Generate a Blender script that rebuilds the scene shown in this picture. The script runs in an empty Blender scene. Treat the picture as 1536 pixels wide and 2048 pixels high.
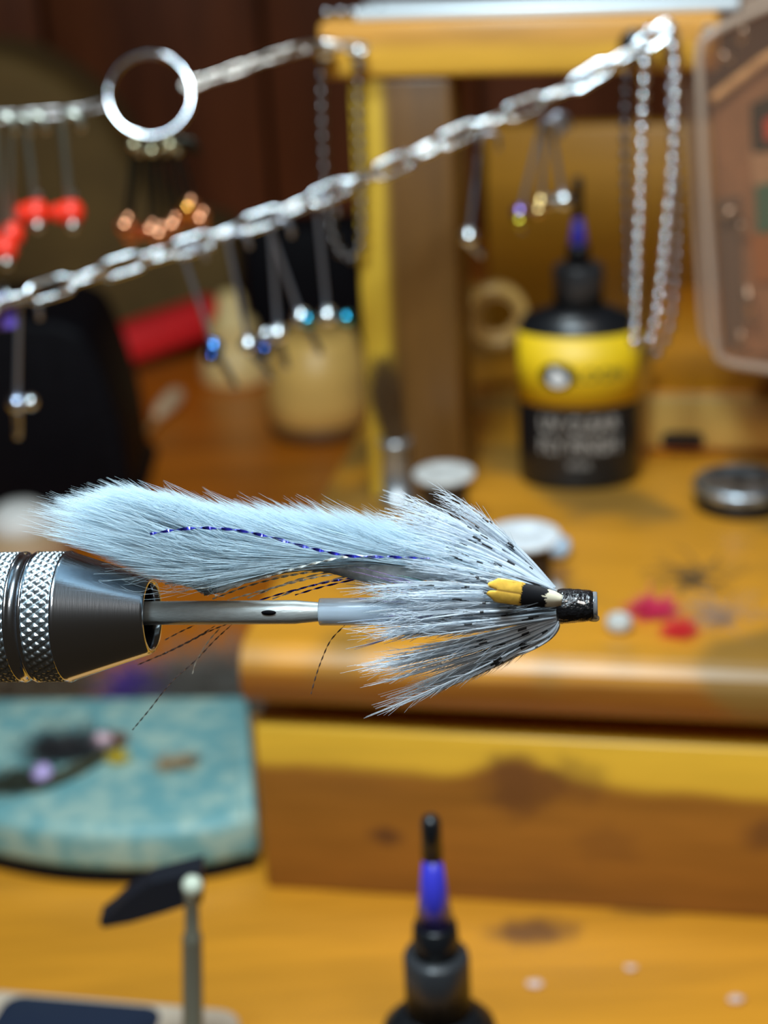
import bpy, bmesh, random
import numpy as np
from math import *
from mathutils import Matrix, Vector, noise as mnoise

random.seed(7); rng = np.random.default_rng(7)
SC = bpy.context.scene; COL = SC.collection

# ------------------------------------------------------------------ camera
# all lengths are millimetres in this script and become metres when a mesh is made; bench top is z = 0
MM = 0.001
PITCH, ROLL, FPX = radians(22), radians(2.8), 3456.0
CAMZ = 230.0
_U0 = np.array([0, sin(PITCH), cos(PITCH)]); _R0 = np.array([1.0, 0, 0])
FW = np.array([0, cos(PITCH), -sin(PITCH)])
CR = cos(ROLL)*_R0 - sin(ROLL)*_U0; CU = sin(ROLL)*_R0 + cos(ROLL)*_U0
CP = np.array([0, 0, CAMZ])
cam = bpy.data.cameras.new('camera'); cam_o = bpy.data.objects.new('camera', cam); COL.objects.link(cam_o)
cam_o.matrix_world = Matrix(((CR[0], CU[0], -FW[0], 0), (CR[1], CU[1], -FW[1], 0), (CR[2], CU[2], -FW[2], CAMZ*MM), (0, 0, 0, 1)))
cam.sensor_fit = 'HORIZONTAL'; cam.sensor_width = 24; cam.lens = 24*FPX/1536
cam.clip_start = 0.005; cam.clip_end = 20
cam.dof.use_dof = True; cam.dof.focus_distance = 0.1785; cam.dof.aperture_fstop = 19.0
SC.camera = cam_o
# ------------------------------------------------------------------ light
W = bpy.data.worlds.new('room'); SC.world = W; W.use_nodes = True
W.node_tree.nodes['Background'].inputs[0].default_value = (1.0, 0.72, 0.45, 1)
W.node_tree.nodes['Background'].inputs[1].default_value = 0.02

def area(name, loc, size, power, col, target=(0, 0, 0)):
    l = bpy.data.lights.new(name, 'AREA'); l.shape = 'DISK'; l.size = size*MM; l.energy = power; l.color = col
    o = bpy.data.objects.new(name, l); COL.objects.link(o); o.location = [c*MM for c in loc]
    d = Vector([t - c for t, c in zip(target, loc)]); o.rotation_euler = d.to_track_quat('-Z', 'Y').to_euler()
    return o
area('bench_lamp', (-45, 98, 405), 80, 1.95, (0.74, 0.91, 1.0), (-10, 170, 150))
area('shelf_lamp', (-10, 335, 400), 50, 0.31, (0.82, 0.95, 1.0), (20, 380, 60))
area('front_fill_lamp', (150, -450, 900), 250, 2.6, (1.0, 0.92, 0.84), (0, 200, 100))  # unseen fill added behind the camera to brighten front faces
vs = SC.view_settings
vs.view_transform = 'Standard'; vs.look = 'None'; vs.gamma = 1; vs.use_curve_mapping = False; vs.exposure = 0.0
SC.cycles.max_bounces = 10; SC.cycles.transparent_max_bounces = 24; SC.cycles.diffuse_bounces = 5
SC.cycles.sample_clamp_indirect = 4.0

# ------------------------------------------------------------------ where a point of the photograph lies in the place
def ray(u, v): return FW + (u - 768)/FPX*CR + (1024 - v)/FPX*CU
def PZ(u, v, z): d = ray(u, v); return CP + d*(z - CAMZ)/d[2]
def PY(u, v, y): d = ray(u, v); return CP + d*y/d[1]
FO = CP + ray(640, 1224)*180                       # a point on the fly's axis
FYAW = radians(8)
FA = np.array([cos(FYAW), -sin(FYAW), 0]); FN = np.array([-sin(FYAW), -cos(FYAW), 0])   # along the fly / towards the viewer
def PF(u, v, d=0.0):                               # on the upright plane of the fly, d mm nearer to the viewer
    r = ray(u, v); return CP + r*(((FO + FN*d - CP) @ FN)/(r @ FN))
FPM = 19.2                                          # photo pixels per mm at the fly

# ------------------------------------------------------------------ materials
class G:
    def __init__(s, name):
        s.m = bpy.data.materials.new(name); s.m.use_nodes = True; s.t = s.m.node_tree
        s.b = s.t.nodes['Principled BSDF']; s.out = s.t.nodes['Material Output']
    def n(s, ty, **k):
        x = s.t.nodes.new(ty)
        for a, b in k.items(): setattr(x, a, b)
        return x
    def set(s, sock, v):
        if isinstance(v, bpy.types.NodeSocket): s.t.links.new(v, sock)
        else: sock.default_value = v
    def math(s, op, a, b=0.0, c=0.0):
        x = s.n('ShaderNodeMath', operation=op)
        for i, q in enumerate((a, b, c)): s.set(x.inputs[i], q)
        return x.outputs[0]
    def smooth(s, v, lo, hi):
        x = s.n('ShaderNodeMapRange', interpolation_type='SMOOTHSTEP'); s.set(x.inputs[0], v)
        x.inputs[1].default_value = lo; x.inputs[2].default_value = hi; return x.outputs[0]
    def mix(s, f, a, b):
        x = s.n('ShaderNodeMix', data_type='RGBA'); s.set(x.inputs[0], f)
        for i, q in ((6, a), (7, b)): s.set(x.inputs[i], (*q, 1) if isinstance(q, tuple) else q)
        return x.outputs[2]
    def coord(s):                                   # object coordinates in mm
        c = s.n('ShaderNodeTexCoord'); k = s.n('ShaderNodeVectorMath', operation='SCALE')
        s.set(k.inputs[0], c.outputs['Object']); k.inputs[3].default_value = 1000; return k.outputs[0]
    def noise(s, vec, scale, detail=3, st=(1, 1, 1)):
        k = s.n('ShaderNodeVectorMath', operation='MULTIPLY'); s.set(k.inputs[0], vec); k.inputs[1].default_value = st
        x = s.n('ShaderNodeTexNoise'); s.set(x.inputs['Vector'], k.outputs[0]); x.inputs['Scale'].default_value = scale
        x.inputs['Detail'].default_value = detail; return x.outputs[0]
    def bump(s, h, strength=0.3, dist=0.0003):
        x = s.n('ShaderNodeBump'); x.inputs['Strength'].default_value = strength; x.inputs['Distance'].default_value = dist
        s.set(x.inputs['Height'], h); s.set(s.b.inputs['Normal'], x.outputs[0])
    def xyz(s, vec):
        x = s.n('ShaderNodeSeparateXYZ'); s.set(x.inputs[0], vec); return x.outputs

def M(name, col, rough=0.5, metal=0.0, var=0.0, vs_=0.4, bump=0.0, coat=0.0, spec=None, alpha=None, trans=0.0):
    g = G(name); b = g.b
    b.inputs['Roughness'].default_value = rough; b.inputs['Metallic'].default_value = metal
    b.inputs['Coat Weight'].default_value = coat; b.inputs['Transmission Weight'].default_value = trans
    if spec is not None: b.inputs['Specular IOR Level'].default_value = spec
    if alpha is not None: b.inputs['Alpha'].default_value = alpha
    c = g.coord(); n = g.noise(c, vs_, 4)
    f = g.smooth(n, 0.3, 0.7)
    g.set(b.inputs['Base Color'], g.mix(f, tuple(x*(1 - var) for x in col), tuple(min(1, x*(1 + var)) for x in col)))
    if bump: g.bump(n, bump)
    return g.m

def wood(name, sap, heart_or_shade, axis='X', thr=None, knots=(), rough=0.42, grain=0.16, shade_blotch=0.0, coat=0.12, bulge=(), amp=6, shade_blotch_col=(0.20, 0.14, 0.03)):
    """thr = (axis index, mm, sign): heartwood or painted shade lies on that side of the plane; knots = (i, j, ci, cj, ri, rj, strength)"""
    g = G(name); c = g.coord(); xyz = g.xyz(c)
    st = {'X': (0.10, 1, 1), 'Y': (1, 0.10, 1), 'Z': (1, 1, 0.10)}[axis]
    n1 = g.noise(c, 0.055, 3, st); n2 = g.noise(c, 0.35, 4, st); n3 = g.noise(c, 0.03, 2)
    gr = g.math('ADD', g.math('MULTIPLY', g.smooth(n1, 0.35, 0.65), 0.6), g.math('MULTIPLY', g.smooth(n2, 0.3, 0.7), 0.4))
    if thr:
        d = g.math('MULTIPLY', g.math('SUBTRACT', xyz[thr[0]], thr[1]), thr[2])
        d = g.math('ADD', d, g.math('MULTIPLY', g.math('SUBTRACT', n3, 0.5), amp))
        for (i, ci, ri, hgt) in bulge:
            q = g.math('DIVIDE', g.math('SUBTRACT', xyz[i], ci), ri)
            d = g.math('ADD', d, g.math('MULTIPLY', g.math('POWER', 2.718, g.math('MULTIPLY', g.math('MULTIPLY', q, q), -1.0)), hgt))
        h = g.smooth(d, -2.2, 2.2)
    else:
        h = g.math('MULTIPLY', g.smooth(g.noise(c, 0.012, 2, st), 0.45, 0.75), 0.55)
    lo = tuple(x*(1 - grain) for x in sap); hi = tuple(min(1, x*(1 + grain)) for x in sap)
    lo2 = tuple(x*(1 - 1.4*grain) for x in heart_or_shade); hi2 = tuple(x*(1 + 1.4*grain) for x in heart_or_shade)
    col = g.mix(h, g.mix(gr, lo, hi), g.mix(gr, lo2, hi2))
    if shade_blotch:
        col = g.mix(g.math('MULTIPLY', g.smooth(g.noise(c, 0.028, 2), 0.43, 0.60), shade_blotch), col, shade_blotch_col)  # shaded patches painted into the wood colour
    for (i, j, ci, cj, ri, rj, s_) in knots:
        a = g.math('DIVIDE', g.math('SUBTRACT', xyz[i], ci), ri); b = g.math('DIVIDE', g.math('SUBTRACT', xyz[j], cj), rj)
        d = g.math('SQRT', g.math('ADD', g.math('MULTIPLY', a, a), g.math('MULTIPLY', b, b)))
        d = g.math('ADD', d, g.math('MULTIPLY', g.math('SUBTRACT', g.noise(c, 0.18, 3), 0.5), 1.1))
        k = g.math('MULTIPLY', g.math('SUBTRACT', 1.0, g.smooth(d, 0.35, 1.25)), s_)
        col = g.mix(k, col, (0.085, 0.028, 0.016))
    g.set(g.b.inputs['Base Color'], col)
    g.b.inputs['Roughness'].default_value = rough; g.b.inputs['Coat Weight'].default_value = coat; g.b.inputs['Coat Roughness'].default_value = 0.3
    g.bump(n2, 0.15, 0.0002)
    return g.m

def fibre(name, col, transl=0.45, clear=0.0, rough=0.5):
    g = G(name); t = g.t; t.nodes.remove(g.b)
    d = g.n('ShaderNodeBsdfDiffuse'); d.inputs[0].default_value = (*col, 1)
    tr = g.n('ShaderNodeBsdfTranslucent'); tr.inputs[0].default_value = (*col, 1)
    gl = g.n('ShaderNodeBsdfGlossy'); gl.inputs[0].default_value = (1, 1, 1, 1); gl.inputs[1].default_value = rough
    m1 = g.n('ShaderNodeMixShader'); m1.inputs[0].default_value = transl; t.links.new(d.outputs[0], m1.inputs[1]); t.links.new(tr.outputs[0], m1.inputs[2])
    m2 = g.n('ShaderNodeMixShader'); m2.inputs[0].default_value = 0.06; t.links.new(m1.outputs[0], m2.inputs[1]); t.links.new(gl.outputs[0], m2.inputs[2])
    last = m2
    if clear:
        tp = g.n('ShaderNodeBsdfTransparent'); m3 = g.n('ShaderNodeMixShader'); m3.inputs[0].default_value = clear
        t.links.new(m2.outputs[0], m3.inputs[1]); t.links.new(tp.outputs[0], m3.inputs[2]); last = m3
    t.links.new(last.outputs[0], g.out.inputs[0]); return g.m

def clearplastic(name, tint, clear=0.6, rough=0.12, milk=0.3):
    g = G(name); t = g.t; g.b.inputs['Base Color'].default_value = (*tint, 1); g.b.inputs['Roughness'].default_value = rough
    tp = g.n('ShaderNodeBsdfTransparent'); tp.inputs[0].default_value = (*[0.5 + 0.5*x for x in tint], 1)
    lw = g.n('ShaderNodeLayerWeight'); lw.inputs[0].default_value = 0.35
    f = g.math('SUBTRACT', clear, g.math('MULTIPLY', lw.outputs['Facing'], milk))
    m = g.n('ShaderNodeMixShader'); g.set(m.inputs[0], f); t.links.new(g.b.outputs[0], m.inputs[1]); t.links.new(tp.outputs[0], m.inputs[2])
    t.links.new(m.outputs[0], g.out.inputs[0]); return g.m

# ------------------------------------------------------------------ object helpers
FR = {}                                             # object -> (rotation 3x3, origin mm) of its frame
I3 = np.eye(3)
def tag(o, label=None, cat=None, group=None, kind=None):
    if label: o['label'] = label
    if cat: o['category'] = cat
    if group: o['group'] = group
    if kind: o['kind'] = kind
    return o
def thing(name, label, cat, loc, rotz=0.0, group=None):
    o = bpy.data.objects.new(name, None); COL.objects.link(o); o.empty_display_size = 0.005
    o.location = [c*MM for c in loc]; o.rotation_euler = (0, 0, rotz)
    c, s = cos(rotz), sin(rotz); FR[o] = (np.array([[c, -s, 0], [s, c, 0], [0, 0, 1.0]]), np.array(loc, float))
    return tag(o, label, cat, group)
def link(name, me, parent=None, label=None):
    o = bpy.data.objects.new(name, me); COL.objects.link(o)
    if parent: o.parent = parent; FR[o] = FR[parent]
    else: FR[o] = (I3, np.zeros(3))
    if label: o['label'] = label
    return o
def mk(name, V, F, mats, parent=None, mi=None, smooth=True, local=False, label=None):
    V = np.asarray(V, float)
    if parent is not None and not local:
        R, t = FR[parent]; V = (V - t) @ R
    me = bpy.data.meshes.new(name)
    if isinstance(F, np.ndarray) and F.ndim == 2:   # fast path
        n, k = F.shape
        me.vertices.add(len(V)); me.vertices.foreach_set('co', (V*MM).astype(np.float32).ravel())
        me.loops.add(n*k); me.loops.foreach_set('vertex_index', F.astype(np.int32).ravel())
        me.polygons.add(n); me.polygons.foreach_set('loop_start', np.arange(0, n*k, k, dtype=np.int32))
        me.update(calc_edges=True)
    else:
        me.from_pydata((V*MM).tolist(), [], [list(map(int, f)) for f in F]); me.update()
    for m in (mats if isinstance(mats, (list, tuple)) else [mats]): me.materials.append(m)
    if mi is not None: me.polygons.foreach_set('material_index', np.asarray(mi, np.int32))
    if smooth: me.polygons.foreach_set('use_smooth', np.ones(len(me.polygons), bool))
    return link(name, me, parent, label)
def join(*vf):
    V, F, n = [], [], 0
    for v, f in vf:
        V.append(np.asarray(v, float)); F += [[int(i) + n for i in q] for q in f]; n += len(v)
    return np.vstack(V), F
def frame(axis):
    a = np.array(axis, float); a /= np.linalg.norm(a)
    h = np.array([0, 0, 1.0]) if abs(a[2]) < 0.9 else np.array([1.0, 0, 0])
    x = np.cross(h, a); x /= np.linalg.norm(x); return x, np.cross(a, x), a
def lathe(c, prof, seg=32, axis=(0, 0, 1), sx=1, sy=1, rot=0.0):
    X, Y, A = frame(axis)
    if abs(A[2]) > 0.99: X, Y = np.array([cos(rot), sin(rot), 0]), np.array([-sin(rot), cos(rot), 0])
    V = []; F = []; c = np.array(c, float)
    for r, h in prof:
        for k in range(seg):
            a = 2*pi*k/seg; V.append(c + A*h + max(r, 1e-4)*(cos(a)*sx*X + sin(a)*sy*Y))
    n = len(prof)
    for i in range(n - 1):
        for k in range(seg):
            k2 = (k + 1) % seg; F.append([i*seg + k, i*seg + k2, (i + 1)*seg + k2, (i + 1)*seg + k])
    F.append(list(range(seg))[::-1]); F.append([(n - 1)*seg + k for k in range(seg)])
    return np.array(V), F
def sphere(c, r, seg=16, rings=10, s=(1, 1, 1)):
    prof = [(r*sin(pi*i/rings), -r*cos(pi*i/rings)) for i in range(rings + 1)]
    v, f = lathe((0, 0, 0), prof, seg); return v*np.array(s) + np.array(c), f
def path(pts, n):
    """Catmull-Rom through the points"""
    P = np.array(pts, float); P = np.vstack([2*P[0] - P[1], P, 2*P[-1] - P[-2]]); m = len(P) - 3; out = []
    for q in np.linspace(0, m - 1e-6, n):
        i = int(q); t = q - i; a, b, c, d = P[i:i + 4]
        out.append(0.5*(2*b + (c - a)*t + (2*a - 5*b + 4*c - d)*t*t + (3*b - a - 3*c + d)*t**3))
    return np.array(out)
def tube(pts, r, seg=10, closed=False):
    P = np.array(pts, float); n = len(P); r = np.broadcast_to(np.asarray(r, float), (n,))
    T = np.roll(P, -1, 0) - np.roll(P, 1, 0) if closed else np.gradient(P, axis=0)
    T /= np.linalg.norm(T, axis=1)[:, None]
    x = frame(T[0])[0]; V = []; F = []
    for i in range(n):
        x = x - T[i]*(x @ T[i]); x /= np.linalg.norm(x); y = np.cross(T[i], x)
        for k in range(seg):
            a = 2*pi*k/seg; V.append(P[i] + r[i]*(cos(a)*x + sin(a)*y))
    for i in range(n if closed else n - 1):
        j = (i + 1) % n
        for k in range(seg):
            k2 = (k + 1) % seg; F.append([i*seg + k, i*seg + k2, j*seg + k2, j*seg + k])
    if not closed: F.append(list(range(seg))[::-1]); F.append([(n - 1)*seg + k for k in range(seg)])
    return np.array(V), F
def rbox(c, s, bev=1.0, seg=2, R=None):
    bm = bmesh.new(); bmesh.ops.create_cube(bm, size=1)
    for v in bm.verts: v.co = Vector([v.co[i]*s[i] for i in range(3)])
    if bev: bmesh.ops.bevel(bm, geom=list(bm.edges), offset=bev, segments=seg, affect='EDGES', profile=0.5)
    V = np.array([v.co[:] for v in bm.verts]); bm.verts.index_update(); F = [[v.index for v in f.verts] for f in bm.faces]; bm.free()
    if R is not None: V = V @ np.asarray(R).T
    return V + np.array(c, float), F
def Rz(a): c, s = cos(a), sin(a); return np.array([[c, -s, 0], [s, c, 0], [0, 0, 1.0]])
def slab(outline, z0, z1, bev=1.0, seg=3):
    """upright prism with rounded rims from an xy outline"""
    P = np.array(outline, float); c = P.mean(0); V = []; F = []; n = len(P)
    T = np.roll(P, -1, 0) - np.roll(P, 1, 0); N = np.stack([T[:, 1], -T[:, 0]], 1); N /= np.linalg.norm(N, axis=1)[:, None] + 1e-9
    rings = [(bev*(1 - sin(pi/2*i/seg)), z0 + bev*(1 - cos(pi/2*i/seg))) for i in range(seg + 1)]
    rings += [(bev*(1 - cos(pi/2*i/seg)), z1 - bev*(1 - sin(pi/2*i/seg))) for i in range(seg + 1)]
    for ins, z in rings:
        for p, nn in zip(P, N): V.append([*(p - nn*ins), z])
    m = len(rings)
    for i in range(m - 1):
        for k in range(n):
            k2 = (k + 1) % n; F.append([i*n + k, i*n + k2, (i + 1)*n + k2, (i + 1)*n + k])
    F.append(list(range(n))[::-1]); F.append([(m - 1)*n + k for k in range(n)])
    return np.array(V), F
def roundrect(w, h, r, n=6):
    out = []
    for cx, cy, a0 in ((w/2 - r, h/2 - r, 0), (-w/2 + r, h/2 - r, 90), (-w/2 + r, -h/2 + r, 180), (w/2 - r, -h/2 + r, 270)):
        for i in range(n + 1):
            a = radians(a0 + 90*i/n); out.append((cx + r*cos(a), cy + r*sin(a)))
    return np.array(out)
def strands(P, R, flat=1.0, M_=None, side=None):
    """many tapering three-sided fibres as one mesh: P[n,k,3] mm, R[n,k] mm"""
    n, k, _ = P.shape
    T = np.gradient(P, axis=1); T /= np.linalg.norm(T, axis=2)[:, :, None] + 1e-9
    vd = side if side is not None else np.broadcast_to(-FN, (n, 1, 3))
    A = np.cross(T, vd); A /= np.linalg.norm(A, axis=2)[:, :, None] + 1e-9
    B = np.cross(A, T)
    V = np.empty((n, k, 3, 3))
    for q, a in enumerate((0, 2*pi/3, 4*pi/3)):
        V[:, :, q] = P + R[:, :, None]*(cos(a + 0.5)*A + flat*sin(a + 0.5)*B)
    idx = np.arange(n*k*3).reshape(n, k, 3)
    F = np.stack([np.stack([idx[:, :-1, q], idx[:, :-1, (q + 1) % 3], idx[:, 1:, (q + 1) % 3], idx[:, 1:, q]], -1) for q in range(3)], 2)
    mi = None if M_ is None else np.repeat(M_.reshape(n, k - 1, 1), 3, 2).ravel()
    return V.reshape(-1, 3), F.reshape(-1, 4), mi
def bez(A, B, C, t):
    t = t[None, :, None]; A, B, C = A[:, None], B[:, None], C[:, None]
    return (1 - t)**2*A + 2*t*(1 - t)*B + t*t*C
def PFv(U, V, D):                                   # vectorised PF
    d = FW + (U[..., None] - 768)/FPX*CR + (1024 - V[..., None])/FPX*CU
    k = ((FO - CP) @ FN + D)/(d @ FN); return CP + d*k[..., None]
def inst(name, me, parent, Mw):
    """a piece sharing a mesh, placed by a world matrix (mm)"""
    o = link(name, me, parent); R, t = FR[parent]
    Pm = Matrix.Translation(Vector(t*MM)) @ Matrix(R.tolist()).to_4x4()
    o.matrix_local = Pm.inverted() @ Mw; return o
def shared(name, V, F, mat, smooth=True):
    me = bpy.data.meshes.new(name); me.from_pydata((np.asarray(V)*MM).tolist(), [], [list(map(int, f)) for f in F]); me.materials.append(mat)
    if smooth: me.polygons.foreach_set('use_smooth', np.ones(len(me.polygons), bool))
    me.update(); return me
def mat44(c, X, Y, Z):
    return Matrix(((X[0], Y[0], Z[0], c[0]*MM), (X[1], Y[1], Z[1], c[1]*MM), (X[2], Y[2], Z[2], c[2]*MM), (0, 0, 0, 1)))
def text(s, size, mat, parent, fn, name='lettering', bold=0.0):
    """lettering laid on a surface: fn maps (x, y) mm to a point"""
    cu = bpy.data.curves.new('t', 'FONT'); cu.body = s; cu.size = size; cu.align_x = 'CENTER'; cu.align_y = 'CENTER'; cu.extrude = 0.0; cu.offset = bold
    o = bpy.data.objects.new('t', cu); COL.objects.link(o); bpy.context.view_layer.update()
    me = o.evaluated_get(bpy.context.evaluated_depsgraph_get()).to_mesh()
    xy = [(v.co.x, v.co.y) for v in me.vertices]; F = [list(p.vertices) for p in me.polygons]
    bm = bmesh.new(); vs_ = [bm.verts.new((x, y, 0)) for x, y in xy]
    for f in F:
        try: bm.faces.new([vs_[i] for i in f])
        except ValueError: pass
    ex = bmesh.ops.extrude_face_region(bm, geom=list(bm.faces))
    for e in ex['geom']:
        if isinstance(e, bmesh.types.BMVert): e.co.z = 0.25
    bm.verts.index_update()
    V = np.array([fn(v.co.x, v.co.y, v.co.z) for v in bm.verts]); Fo = [[v.index for v in f.verts] for f in bm.faces]; bm.free()
    o.to_mesh_clear(); bpy.data.objects.remove(o); bpy.data.curves.remove(cu)
    return mk(name, V, Fo, mat, parent, smooth=False)

# ------------------------------------------------------------------ common materials
CHROME = M('polished_steel', (0.80, 0.80, 0.82), 0.13, 1.0)
STEEL = M('brushed_steel', (0.62, 0.66, 0.66), 0.30, 1.0, 0.08, 1.2)
SILVER = M('bright_chain_metal', (0.85, 0.92, 0.95), 0.16, 1.0)
DARKSTEEL = M('dark_wire', (0.40, 0.42, 0.48), 0.38, 0.9)
NICKEL = M('old_nickel', (0.80, 0.76, 0.70), 0.3, 1.0)
BLACKP = M('black_plastic', (0.008, 0.009, 0.011), 0.30, 0, 0.1)
BLACKM = M('black_matt', (0.004, 0.004, 0.006), 0.6, 0, 0.2, 0.2, spec=0.12)

# ================================================================== the room
bench_mat = wood('bench_wood', (0.62, 0.255, 0.016), (0.58, 0.16, 0.006), 'X', thr=(1, 440, 1), amp=90, knots=[(0, 1, 28, 318, 11, 6, 0.8), (0, 1, 55, 325, 9, 4, 0.5)], grain=0.16, rough=0.38)
v, f = rbox((0, 612, -12), (1300, 776, 24), 2)
bench = mk('workbench', v, f, bench_mat); tag(bench, 'honey coloured wooden bench top under the whole tying station', 'workbench')
wall_mat = wood('wall_wood', (0.17, 0.045, 0.012), (0.085, 0.022, 0.008), 'Z', rough=0.45, grain=0.3)
v, f = rbox((0, 1012, 290), (1400, 12, 640), 0)
wall = mk('wall_back', v, f, M('wall_core', (0.02, 0.01, 0.005), 0.7)); wall['kind'] = 'structure'
for i in range(11):
    w = 118; v, f = rbox((-600 + i*121, 1002, 290), (w, 9, 636), 2.0)
    mk('plank', v, f, wall_mat, wall)

# ================================================================== tying station (wooden organiser)
SYAW = radians(-11)
SO = np.array([-31.5, 340.0, 0.0])
station = thing('tool_station', 'honey wood tying station with post, crossbeam and knotty front board', 'organizer', SO, SYAW)
RS = Rz(SYAW)
def S(p): return (np.asarray(p, float) - SO) @ RS          # world -> station frame
def SW(p): return RS @ np.asarray(p, float) + SO           # station frame -> world
def SPy(u, v, ly):                                          # ray meets the station plane y = ly
    n = RS[:, 1]; d = ray(u, v); return S(CP + d*((SO + n*ly - CP) @ n)/(d @ n))
SAP, HEART = (0.76, 0.43, 0.035), (0.46, 0.155, 0.02)
k1 = SPy(1035, 1570, 0); k2 = SPy(770, 1672, 0); k3 = SPy(1215, 1690, 0); k4 = SPy(1150, 1560, 0); k5 = SPy(1530, 1670, 0)
z_top = 43.0
v, f = rbox((90, 9, z_top/2), (180, 18, z_top - 0.2), 1.0)
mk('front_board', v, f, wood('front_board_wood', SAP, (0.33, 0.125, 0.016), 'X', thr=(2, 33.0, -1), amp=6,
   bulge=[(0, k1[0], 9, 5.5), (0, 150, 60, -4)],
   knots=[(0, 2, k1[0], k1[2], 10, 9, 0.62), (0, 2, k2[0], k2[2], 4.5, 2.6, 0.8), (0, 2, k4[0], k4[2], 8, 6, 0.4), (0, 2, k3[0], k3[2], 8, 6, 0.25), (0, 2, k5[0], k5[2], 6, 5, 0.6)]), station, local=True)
# top board with a rounded nose
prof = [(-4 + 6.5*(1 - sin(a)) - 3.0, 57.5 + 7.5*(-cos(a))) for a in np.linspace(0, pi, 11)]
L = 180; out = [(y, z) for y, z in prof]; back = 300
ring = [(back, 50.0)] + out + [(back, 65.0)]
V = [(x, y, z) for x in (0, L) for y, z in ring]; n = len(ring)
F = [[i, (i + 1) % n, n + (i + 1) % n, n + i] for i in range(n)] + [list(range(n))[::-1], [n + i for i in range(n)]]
mk('top_board', V, F, wood('top_board_wood', (0.66, 0.28, 0.020), (0.27, 0.09, 0.010), 'X', shade_blotch=0.8, grain=0.14, shade_blotch_col=(0.23, 0.13, 0.03), thr=(2, 60.5, -1), amp=3), station, local=True, smooth=False)  # shade put into the colour: darker lower nose, darker patches on top
v, f = rbox((92, 22, 46.4), (170, 24, 6.6), 0.5)
mk('drawer_rail', v, f, M('gap_shade_wood', (0.05, 0.022, 0.006), 0.7), station, local=True)  # dark colour stands in for the shade under the overhanging board
v, f = rbox((90, 159, 24.5), (176, 280, 48), 0.8)
mk('carcass', v, f, wood('carcass_wood', (0.6, 0.27, 0.03), HEART, 'Y'), station, local=True)
# post
pb = S(PZ(834, 1003, 65)); pw = 24.5
pf = pb[1]                                                  # front plane of the post
zb0 = SPy(1000, 152, pf - 2)[2]; zb1 = SPy(1000, 36, pf - 2)[2]
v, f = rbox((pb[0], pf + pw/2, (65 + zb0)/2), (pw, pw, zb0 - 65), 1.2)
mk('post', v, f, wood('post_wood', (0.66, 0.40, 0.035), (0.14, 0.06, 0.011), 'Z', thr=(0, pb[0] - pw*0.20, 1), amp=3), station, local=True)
# crossbeam
bx0 = SPy(636, 100, pf - 2)[0]; bx1 = SPy(1440, 80, pf - 2)[0]
v, f = rbox(((bx0 + bx1)/2, pf - 2 + 13, (zb0 + zb1)/2), (bx1 - bx0, 26, zb1 - zb0), 1.6)
mk('crossbeam', v, f, wood('beam_wood', (0.86, 0.44, 0.05), (0.66, 0.30, 0.05), 'X', thr=(2, zb0 + 6.5, 1), amp=5, grain=0.2), station, local=True)
# second post out at the right end keeps the beam up
v, f = rbox((bx1 - 14, pf + pw/2, (65 + zb0)/2), (pw, pw, zb0 - 65), 1.2)
# riser drawer behind, back panel
rz = S(PZ(1400, 908, 65)); rh = SPy(1400, 782, rz[1])[2]
rlen = 150
rx0 = S(PZ(936, 930, 65))[0] - 6
v, f = rbox((rx0 + rlen/2 + 34, rz[1] + 55, (65 + rh)/2), (rlen - 40, 110, rh - 65), 1.0)
rsr = mk('riser', v, f, wood('riser_wood', (0.88, 0.33, 0.012), (0.78, 0.26, 0.010), 'X', grain=0.1), station, local=True)
a0 = SPy(1290, 850, rz[1])
v, f = rbox((a0[0] + 45, rz[1] - 0.8, (65 + rh)/2 + 0.5), (100, 2.4, rh - 65 - 3.0), 0.8)
df = mk('drawer_front', v, f, wood('pale_drawer_wood', (0.66, 0.40, 0.10), (0.6, 0.33, 0.07), 'X', grain=0.1), station, local=True)
sl = SPy(1365, 880, rz[1] - 2)
v, f = slab(roundrect(11.5, 4.6, 2.2), 0, 1.2, 0.3)
R_ = np.array([[1, 0, 0], [0, 0, 1.0], [0, 1, 0]])
mk('finger_slot', v @ R_.T + np.array([sl[0], rz[1] - 3.0, sl[2]]), [q[::-1] for q in f], M('slot_dark', (0.02, 0.008, 0.004), 0.7), df, local=True)
bk = S(PZ(1300, 572, rh)); bt = SPy(1300, 250, bk[1])[2]
v, f = rbox((bx0 + 95, bk[1] + 5, (65 + bt)/2), (150, 10, bt - 65), 1.0)
mk('back_panel', v, f, wood('back_panel_wood', (0.36, 0.16, 0.006), (0.27, 0.10, 0.005), 'X', grain=0.15), station, local=True)
BY = pf - 2                                                 # station-frame y of the beam's front
def peg(u, v_, ln=7.0, r=1.6, mat=BLACKP):
    c = SPy(u, v_, BY); v, f = lathe((c[0], BY + 2, c[2]), [(0, 0), (r, 0), (r, ln - 1), (r*1.5, ln - 0.6), (r*1.5, ln + 1.0), (0, ln + 1.3)], 14, axis=(0, -1, 0))
    mk('peg', v, f, mat, station, local=True); return SW((c[0], BY - ln + 1.5, c[2]))
peg_r = peg(1272, 82, 9.0, 2.4); peg_r2 = peg(1335, 62, 9, 1.8, SILVER); peg_l = peg(660, 92, 8, 1.8, SILVER); peg_l2 = peg(722, 104, 6, 1.4, SILVER)

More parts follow.
